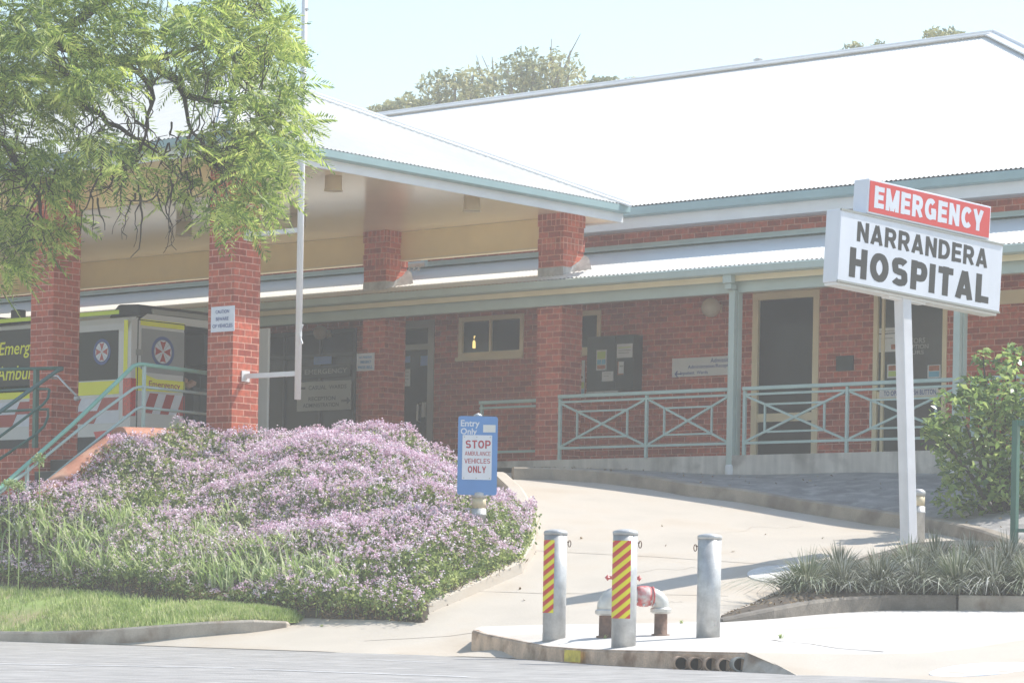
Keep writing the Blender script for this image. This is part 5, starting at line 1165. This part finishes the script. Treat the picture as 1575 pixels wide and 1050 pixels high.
# ------------------------------------------------------------------ plants
def soil(px, py): return np.array(march(GD, px, py))+[0, 0, .1]
tus = [(1240, 935, .50, 'leftmost grass tussock, at the tip of the garden kerb'), (1290, 916, .44, 'greener tussock behind the leftmost one'), (1352, 932, .48, 'grass tussock behind the sunken kerb end'),
       (1398, 905, .44, 'greener grass tussock at the foot of the sign post'), (1440, 900, .46, 'green grass tussock just right of the sign post foot'), (1412, 934, .46, 'grass tussock hanging over the front garden kerb'),
       (1470, 934, .54, 'large arching grass tussock behind the pale kerb end'), (1495, 905, .46, 'green grass tussock below the glossy shrub'), (1528, 936, .54, 'broad arching grass tussock near the green frame post'),
       (1585, 936, .52, 'grass tussock cut off by the right picture edge'), (1550, 902, .46, 'green tussock behind the broad arching one'), (1296, 935, .44, 'low tussock between the leftmost one and the sunken kerb end')]
for i, (px, py, r, lab) in enumerate(tus):
    c = soil(px, py); n = 640; rad = np.abs(RNG.normal(0, .095, n)); d0 = RNG.uniform(0, 2*PI, n)
    P = c+np.stack([rad*np.cos(d0), rad*np.sin(d0), np.zeros(n)], 1); d = d0+RNG.normal(0, .35, n)
    ln = np.clip(.25+rad*7+RNG.normal(0, .25, n), .15, 1.5)
    tag(obj('grass_tussock', blades(P, RNG.uniform(.75, 1.3, n)*r, RNG.uniform(.011, .021, n), ln, 5, .62, d), M['tuss2'] if i % 3 else M['tuss']), lab, 'grass tussock', 'grass tussocks in the right hand garden')

def leaves(P, size, aspect=.5, flat=.6):
    n = len(P); d = RNG.normal(size=(n, 3)); d[:, 2] = np.abs(d[:, 2])*1.0+flat; d /= np.linalg.norm(d, axis=1)[:, None]
    t = RNG.normal(size=(n, 3)); t[:, 2] -= .3; u = np.cross(d, t); u /= np.linalg.norm(u, axis=1)[:, None]; w_ = np.cross(d, u); s = np.broadcast_to(size, n)[:, None]
    a = P-u*s*.5; b = P+u*s*.5-d*s*.12; c = P+w_*s*.5*aspect+d*s*.06; e = P-w_*s*.5*aspect+d*s*.06
    return np.stack([a, c, b, e], 1).reshape(-1, 3), np.arange(n*4).reshape(n, 4)
def blobpts(blobs, n, shell=.55):
    out = []; tot = sum(b[3]**2 for b in blobs)
    for x, y, z, r, *q in blobs:
        m = int(n*r*r/tot)+6; d = RNG.normal(size=(m, 3)); d /= np.linalg.norm(d, axis=1)[:, None]
        rr = r*(shell+(1-shell)*RNG.uniform(0, 1, m)**.5)*(1+.22*np.sin(d[:, 0]*5+x*3)*np.sin(d[:, 1]*4+z*2)+RNG.normal(0, .06, m))
        out.append(np.array([x, y, z])+d*rr[:, None]*np.array([1, 1, q[0] if q else .85]))
    return np.concatenate(out)
sb = []
for px, py, d, r in ((1480, 640, 33.8, .42), (1530, 610, 34.0, .42), (1448, 668, 33.6, .26), (1432, 660, 33.5, .16), (1552, 560, 34.2, .2), (1512, 548, 34.2, .13), (1560, 540, 34.3, .12), (1565, 690, 34, .5), (1500, 720, 33.9, .45), (1470, 765, 33.8, .3), (1550, 770, 33.9, .45),
                     (1620, 640, 34.2, .6), (1640, 760, 34.2, .6), (1545, 640, 34.8, .5), (1480, 700, 34.4, .35), (1500, 600, 34.1, .25), (1690, 700, 34.6, .6)):
    sb.append((*atd(px, py, d), r))
base = Vector(atd(1540, 835, 33.9)); base.z = float(GD(base.x, base.y))
shr = thing('camellia_shrub', 'glossy leaved green shrub at the right behind the white sign post', 'shrub', tuple(base))
P = blobpts(sb, 4800, .3); obj('crown', leaves(P, RNG.uniform(.08, .15, len(P)), .5), M['shrub'], shr)
mb = MB()
for x, y, z, r in sb:
    e_ = Vector((x, y, z)); m_ = base.lerp(e_, .5)+Vector((random.uniform(-.1, .1), random.uniform(-.1, .1), .1)); mb.tube([base, m_, e_], [.03, .02, .008], 6)
obj('trunk', mb, M['bark'], shr)

# gum trees far behind the roof
def gum(lab, blobs, d, stems=(), n=2600, leaf=.17):
    B = [(*atd(px, py, d+dd), r) for px, py, r, dd in blobs]; low = [(x+.3*math.sin(k*2.1), y+.4*math.cos(k*1.7), z-.9-.35*(k % 3), r*1.35) for k, (x, y, z, r) in enumerate(B)]; gx = sum(b[0] for b in B)/len(B); gy = sum(b[1] for b in B)/len(B)
    th = thing('gum_tree', lab, 'tree', (gx, gy, 1.5), 'gum trees behind the hospital roof')
    P = blobpts([(x, y, z, r, .75) for x, y, z, r in B], n, .45); P = np.concatenate([P, blobpts([(x, y, z, r, .75) for x, y, z, r in low], n//2, .45)]); obj('crown', leaves(P, RNG.uniform(.6*leaf, 1.3*leaf, len(P)), .4, .1), M['gum'], th)
    mb = MB(); f = Vector((gx, gy, min(b[2]-b[3] for b in B)-1.2)); mb.tube([(gx, gy, 1.3), tuple(f)], [.35, .22], 8)
    for x, y, z, r in B: e_ = Vector((x, y, z+r*.3)); mb.tube([f, f.lerp(e_, .6)+Vector((0, 0, -.25)), e_], [.14, .09, .03], 6)
    for px, py, px2, py2 in stems:
        p, q = Vector(atd(px, py, d)), Vector(atd(px2, py2, d)); mb.tube([p, p.lerp(q, .5)+Vector((.08, 0, 0)), q], [.05, .035, .012], 5)
        p3 = p.lerp(q, .6); mb.tube([p3, p3+Vector((random.uniform(-.5, .5), 0, .6))], [.022, .008], 5)
    obj('trunk', mb, M['gumbark'], th)
gum('gum tree with two rounded crowns left of the tallest one behind the roof', ((672, 133, .55, 0), (700, 140, .6, 0), (660, 165, .4, 0), (728, 126, .6, 0), (735, 148, .5, 1), (690, 166, .5, 1), (715, 175, .6, 0), (640, 168, .3, 1)), 75, ((755, 165, 757, 88), (752, 140, 735, 105)), 1900)
gum('tallest gum tree with the highest crown behind the roof', ((800, 105, .65, 0), (820, 112, .7, 0), (780, 120, .6, 0), (840, 118, .6, 1), (862, 108, .65, 0), (875, 125, .5, 0), (805, 138, .5, 1), (830, 150, .6, 0), (870, 145, .55, 1), (770, 145, .5, 1), (795, 165, .6, 1), (845, 165, .6, 0)), 74, ((848, 130, 846, 73), (866, 110, 877, 78), (890, 160, 900, 118)), 2500)
gum('low gum crown at the left where the two roofs meet', ((628, 165, .45, 0), (645, 172, .4, 0), (605, 172, .35, 1), (590, 172, .3, 0), (574, 174, .25, 1)), 76, (), 1300)
gum('low gum crown above the roof ridge right of the tallest gum', ((925, 134, .35, 0), (942, 132, .3, 1), (910, 138, .25, 0), (975, 130, .25, 0), (995, 128, .18, 1)), 78, (), 1000)
gum('small gum crown above the ridge left of the last one', ((1315, 80, .35, 0), (1352, 76, .28, 0), (1290, 86, .2, 1), (1330, 86, .3, 1)), 80, (), 800)
gum('gum crown highest up the ridge near the right hip end', ((1440, 58, .36, 0), (1462, 58, .34, 1), (1475, 60, .25, 0), (1450, 66, .35, 1)), 80, (), 800)

# ------------------------------------------------------------------ jacaranda in front of the portico
jb = Vector(atd(-430, 900, 29.5)); jb.z = -.3
jac = thing('jacaranda_tree', 'jacaranda with feathery green fronds and dark twigs overhanging the portico from the left', 'tree', tuple(jb))
A = lambda *p: Vector(atd(*p))
limbs = [([jb, A(-425, 500, 29.5), A(-330, 260, 29.7), A(-180, 120, 30), A(-80, 75, 30.2), A(60, 62, 30.2), A(150, 90, 30), A(230, 93, 29.8), A(268, 120, 29.6), A(283, 146, 29.5), A(330, 158, 29.3), A(392, 166, 29.2), A(440, 214, 29)], [.26, .22, .18, .15, .12, .085, .06, .055, .045, .035, .025, .016, .008]),
         ([A(60, 62, 30.2), A(105, 120, 29.6), A(130, 166, 29.3), A(165, 190, 29.2), A(200, 208, 29.1), A(250, 240, 29)], [.06, .045, .035, .028, .02, .01]),
         ([A(230, 93, 29.8), A(290, 78, 30), A(340, 48, 30.1), A(400, 10, 30)], [.04, .03, .02, .01]),
         ([A(190, 95, 30), A(225, 125, 29.2), A(232, 165, 29), A(222, 215, 28.8), A(205, 262, 28.7)], [.035, .028, .02, .014, .008]),
         ([A(283, 146, 29.5), A(290, 190, 29.1), A(315, 230, 28.9), A(345, 262, 28.8)], [.025, .018, .012, .007]),
         ([A(-80, 75, 30.2), A(-30, 170, 29.2), A(20, 240, 28.8), A(60, 300, 28.6), A(68, 370, 28.5)], [.06, .045, .03, .02, .008]),
         ([A(-180, 120, 30), A(-20, -60, 31), A(160, -160, 31.5), A(330, -170, 31.3)], [.09, .07, .05, .02]),
         ([A(-330, 260, 29.7), A(-480, 60, 30), A(-560, -150, 30.5)], [.12, .09, .04]),
         ([A(-330, 260, 29.7), A(-200, -40, 28), A(-60, -230, 27.5)], [.12, .08, .03]),
         ([A(60, 62, 30.2), A(150, 10, 30.5), A(260, -30, 30.6), A(370, -60, 30.4)], [.06, .045, .03, .012])]
mb = MB(); nodes = []
def kink(p, q, amp, n):
    out = [p]
    for k in range(1, n): t = k/n; out.append(p.lerp(q, t)+Vector((random.gauss(0, amp), random.gauss(0, amp), random.gauss(0, amp))))
    return out+[q]
for pts, rs in limbs:
    full = []; fr_ = []
    for i in range(len(pts)-1):
        seg = kink(pts[i], pts[i+1], .022, 3); full += seg[:-1]; fr_ += [rs[i]+(rs[i+1]-rs[i])*k/3 for k in range(3)]
    full.append(pts[-1]); fr_.append(rs[-1]); mb.tube(full, fr_, 7); nodes += [(p, r) for p, r in zip(full[4:], fr_[4:])]
obj('trunk', mb, M['bark'], jac, True)
outline = [(-700, -400), (430, -300), (425, 0), (436, 40), (452, 90), (464, 140), (470, 185), (462, 212), (444, 232), (442, 268), (424, 286), (410, 306), (398, 332), (384, 356), (366, 362), (354, 325), (335, 345), (300, 332), (270, 345), (235, 348), (205, 320), (180, 350), (165, 330), (160, 280), (130, 270), (112, 300), (120, 345), (95, 372), (60, 385), (40, 360), (20, 420), (-20, 440), (-120, 420), (-300, 300), (-700, 200)]
ox = np.array(outline, float)
def sample_anchor(n):
    px = RNG.uniform(-620, 495, n*4); py = RNG.uniform(-330, 435, n*4); k = inside(px, py, outline); px, py = px[k], py[k]
    w_ = np.ones(len(px)); off = (px < -20) | (py < -20); w_[off] = .35
    gap = ((px-235)/95)**2+((py-165)/55)**2; w_[gap < 1] *= .10
    low = (py > 225) & (px > 110) & (px < 330); w_[low] *= .34
    gap2 = ((px-330)/70)**2+((py-165)/35)**2; w_[gap2 < 1] *= .5
    w_[(px > 340) & (py > 0)] *= 1.35; w_[(px < 160) & (py < 250) & (py > 0)] *= 1.15
    w_[((px-32)/34)**2+((py-292)/30)**2 < 1] *= .05
    k = RNG.uniform(0, 1.8, len(px)) < w_; return px[k][:n], py[k][:n]
ax_, ay_ = sample_anchor(960)
dep = 29.2+RNG.normal(0, .95, len(ax_)); dep = np.clip(dep, 27, 32)
anchors = [Vector(atd(x, y, d)) for x, y, d in zip(ax_, ay_, dep)]
npos = np.array([p[:] for p, r in nodes])
tw = MB()
for i, q in enumerate(anchors):
    dd = np.linalg.norm(npos-np.array(q[:])-np.array([0, 0, .25]), axis=1); j = int(np.argmin(dd+RNG.uniform(0, .25, len(dd)))); p = nodes[j][0]
    L = (q-p).length
    if L < .05 or L > 2.6: continue
    if RNG.uniform() < .36: continue
    m_ = p.lerp(q, .45)+Vector((0, 0, .10*L)); k = max(3, int(L/.14)); path = kink(p, m_, .030, max(2, k//2))[:-1]+kink(m_, q, .034, max(2, k//2))
    tw.tube(path, [max(.003, .0085*(1-t/len(path))) for t in range(len(path))], 4, False)
# bare zig-zag twigs hanging in the gap
for i in range(46):
    x = random.uniform(150, 330); y = random.uniform(165, 300); p = A(x, y, random.uniform(28.3, 29.3)); path = [p]; d = Vector((random.uniform(-.5, .5), random.uniform(-.3, .3), -1)).normalized()
    for k in range(random.randint(5, 10)):
        d = (d+Vector((random.gauss(0, .55), random.gauss(0, .4), random.gauss(-.15, .45)))).normalized(); path.append(path[-1]+d*random.uniform(.05, .11))
        if random.random() < .35:
            e = (d+Vector((random.gauss(0, .8), random.gauss(0, .6), random.gauss(0, .5)))).normalized(); tw.tube([path[-1], path[-1]+e*.07, path[-1]+e*.07+Vector((random.gauss(0, .04), 0, random.gauss(-.03, .04)))], [.005, .004, .003], 4, False)
    tw.tube(path, [max(.0035, .012*(1-k/len(path))) for k in range(len(path))], 4, False)
for x0, y0, steps in ((255, 300, 12), (225, 310, 11), (60, 300, 9), (98, 300, 9), (140, 330, 6)):
    for rep in range(2):
        p = A(x0+random.uniform(-14, 14), y0+random.uniform(-40, 10), random.uniform(28.3, 28.9)); path = [p]; d = Vector((0, 0, -1))
        for k in range(steps): d = (d*.7+Vector((random.gauss(.02, .4), random.gauss(0, .3), random.gauss(-.6, .3)))).normalized(); path.append(path[-1]+d*.062)
        tw.tube(path, [.009*(1-k/len(path))+.003 for k in range(len(path))], 4, False)
obj('twigs', tw, M['bark'], jac)
def fronds(P, D, L, npair=12):
    n = len(P); D = D/np.linalg.norm(D, axis=1)[:, None]; S = np.cross(D, np.tile([0, 0, 1.], (n, 1))); S /= np.linalg.norm(S, axis=1)[:, None]+1e-9
    roll = RNG.normal(0, .6, n); U = np.cross(S, D); S = S*np.cos(roll)[:, None]+U*np.sin(roll)[:, None]
    Vs = []
    droop = RNG.uniform(.15, .55, n)
    def rach(t): return P+D*(L*t)[:, None]+np.stack([0*L, 0*L, -droop*L*t*t], 1)
    for j in range(npair):
        t = .14+.86*j/(npair-1); base_ = rach(t); l = L*.30*math.sin(PI*(.12+.80*t))**.8+.01
        for sg in (-1, 1):
            d = S*sg*.86+D*(.50+.25*t); d[:, 2] -= .16+droop*.3*t; jit = RNG.normal(0, .09, (n, 3)); d = d+jit; d /= np.linalg.norm(d, axis=1)[:, None]
            tip = base_+d*l[:, None]; mid = base_+d*(l*.5)[:, None]; w_ = D*(.010+.03*l)[:, None]
            Vs.append(np.stack([base_, mid+w_, tip, mid-w_], 1))
    V = np.stack(Vs, 1).reshape(-1, 3); return V, np.arange(len(V)).reshape(-1, 4)
AP = np.array([p[:] for p in anchors]); per = 6
FP = np.repeat(AP, per, 0)+RNG.normal(0, .03, (len(AP)*per, 3))
FD = RNG.normal(size=FP.shape); FD[:, 2] = FD[:, 2]*.45-.15; FD += np.array([RX, RY, 0])*.35
FLn = RNG.uniform(.20, .42, len(FP))
obj('crown', fronds(FP, FD, FLn), M['jac'], jac)

# ------------------------------------------------------------------ added scattering volume that lifts the blacks; the air itself is clear
VEIL = .0044
mb = MB(); mb.box(-120, 110, -95, 140, -2.2, 13.5)
m_, N_, L_, B_ = newmat('lift_veil'); N_.remove(B_); pv_ = N_.new('ShaderNodeVolumePrincipled'); pv_.inputs['Color'].default_value = (1, .955, .885, 1); pv_.inputs['Density'].default_value = VEIL; pv_.inputs['Anisotropy'].default_value = 0
L_.new(pv_.outputs[0], N_['Material Output'].inputs['Volume'])
hz_o = stuff(obj('lift_volume', mb, m_), 'added pale volume that lifts the dark tones', 'lift_volume')
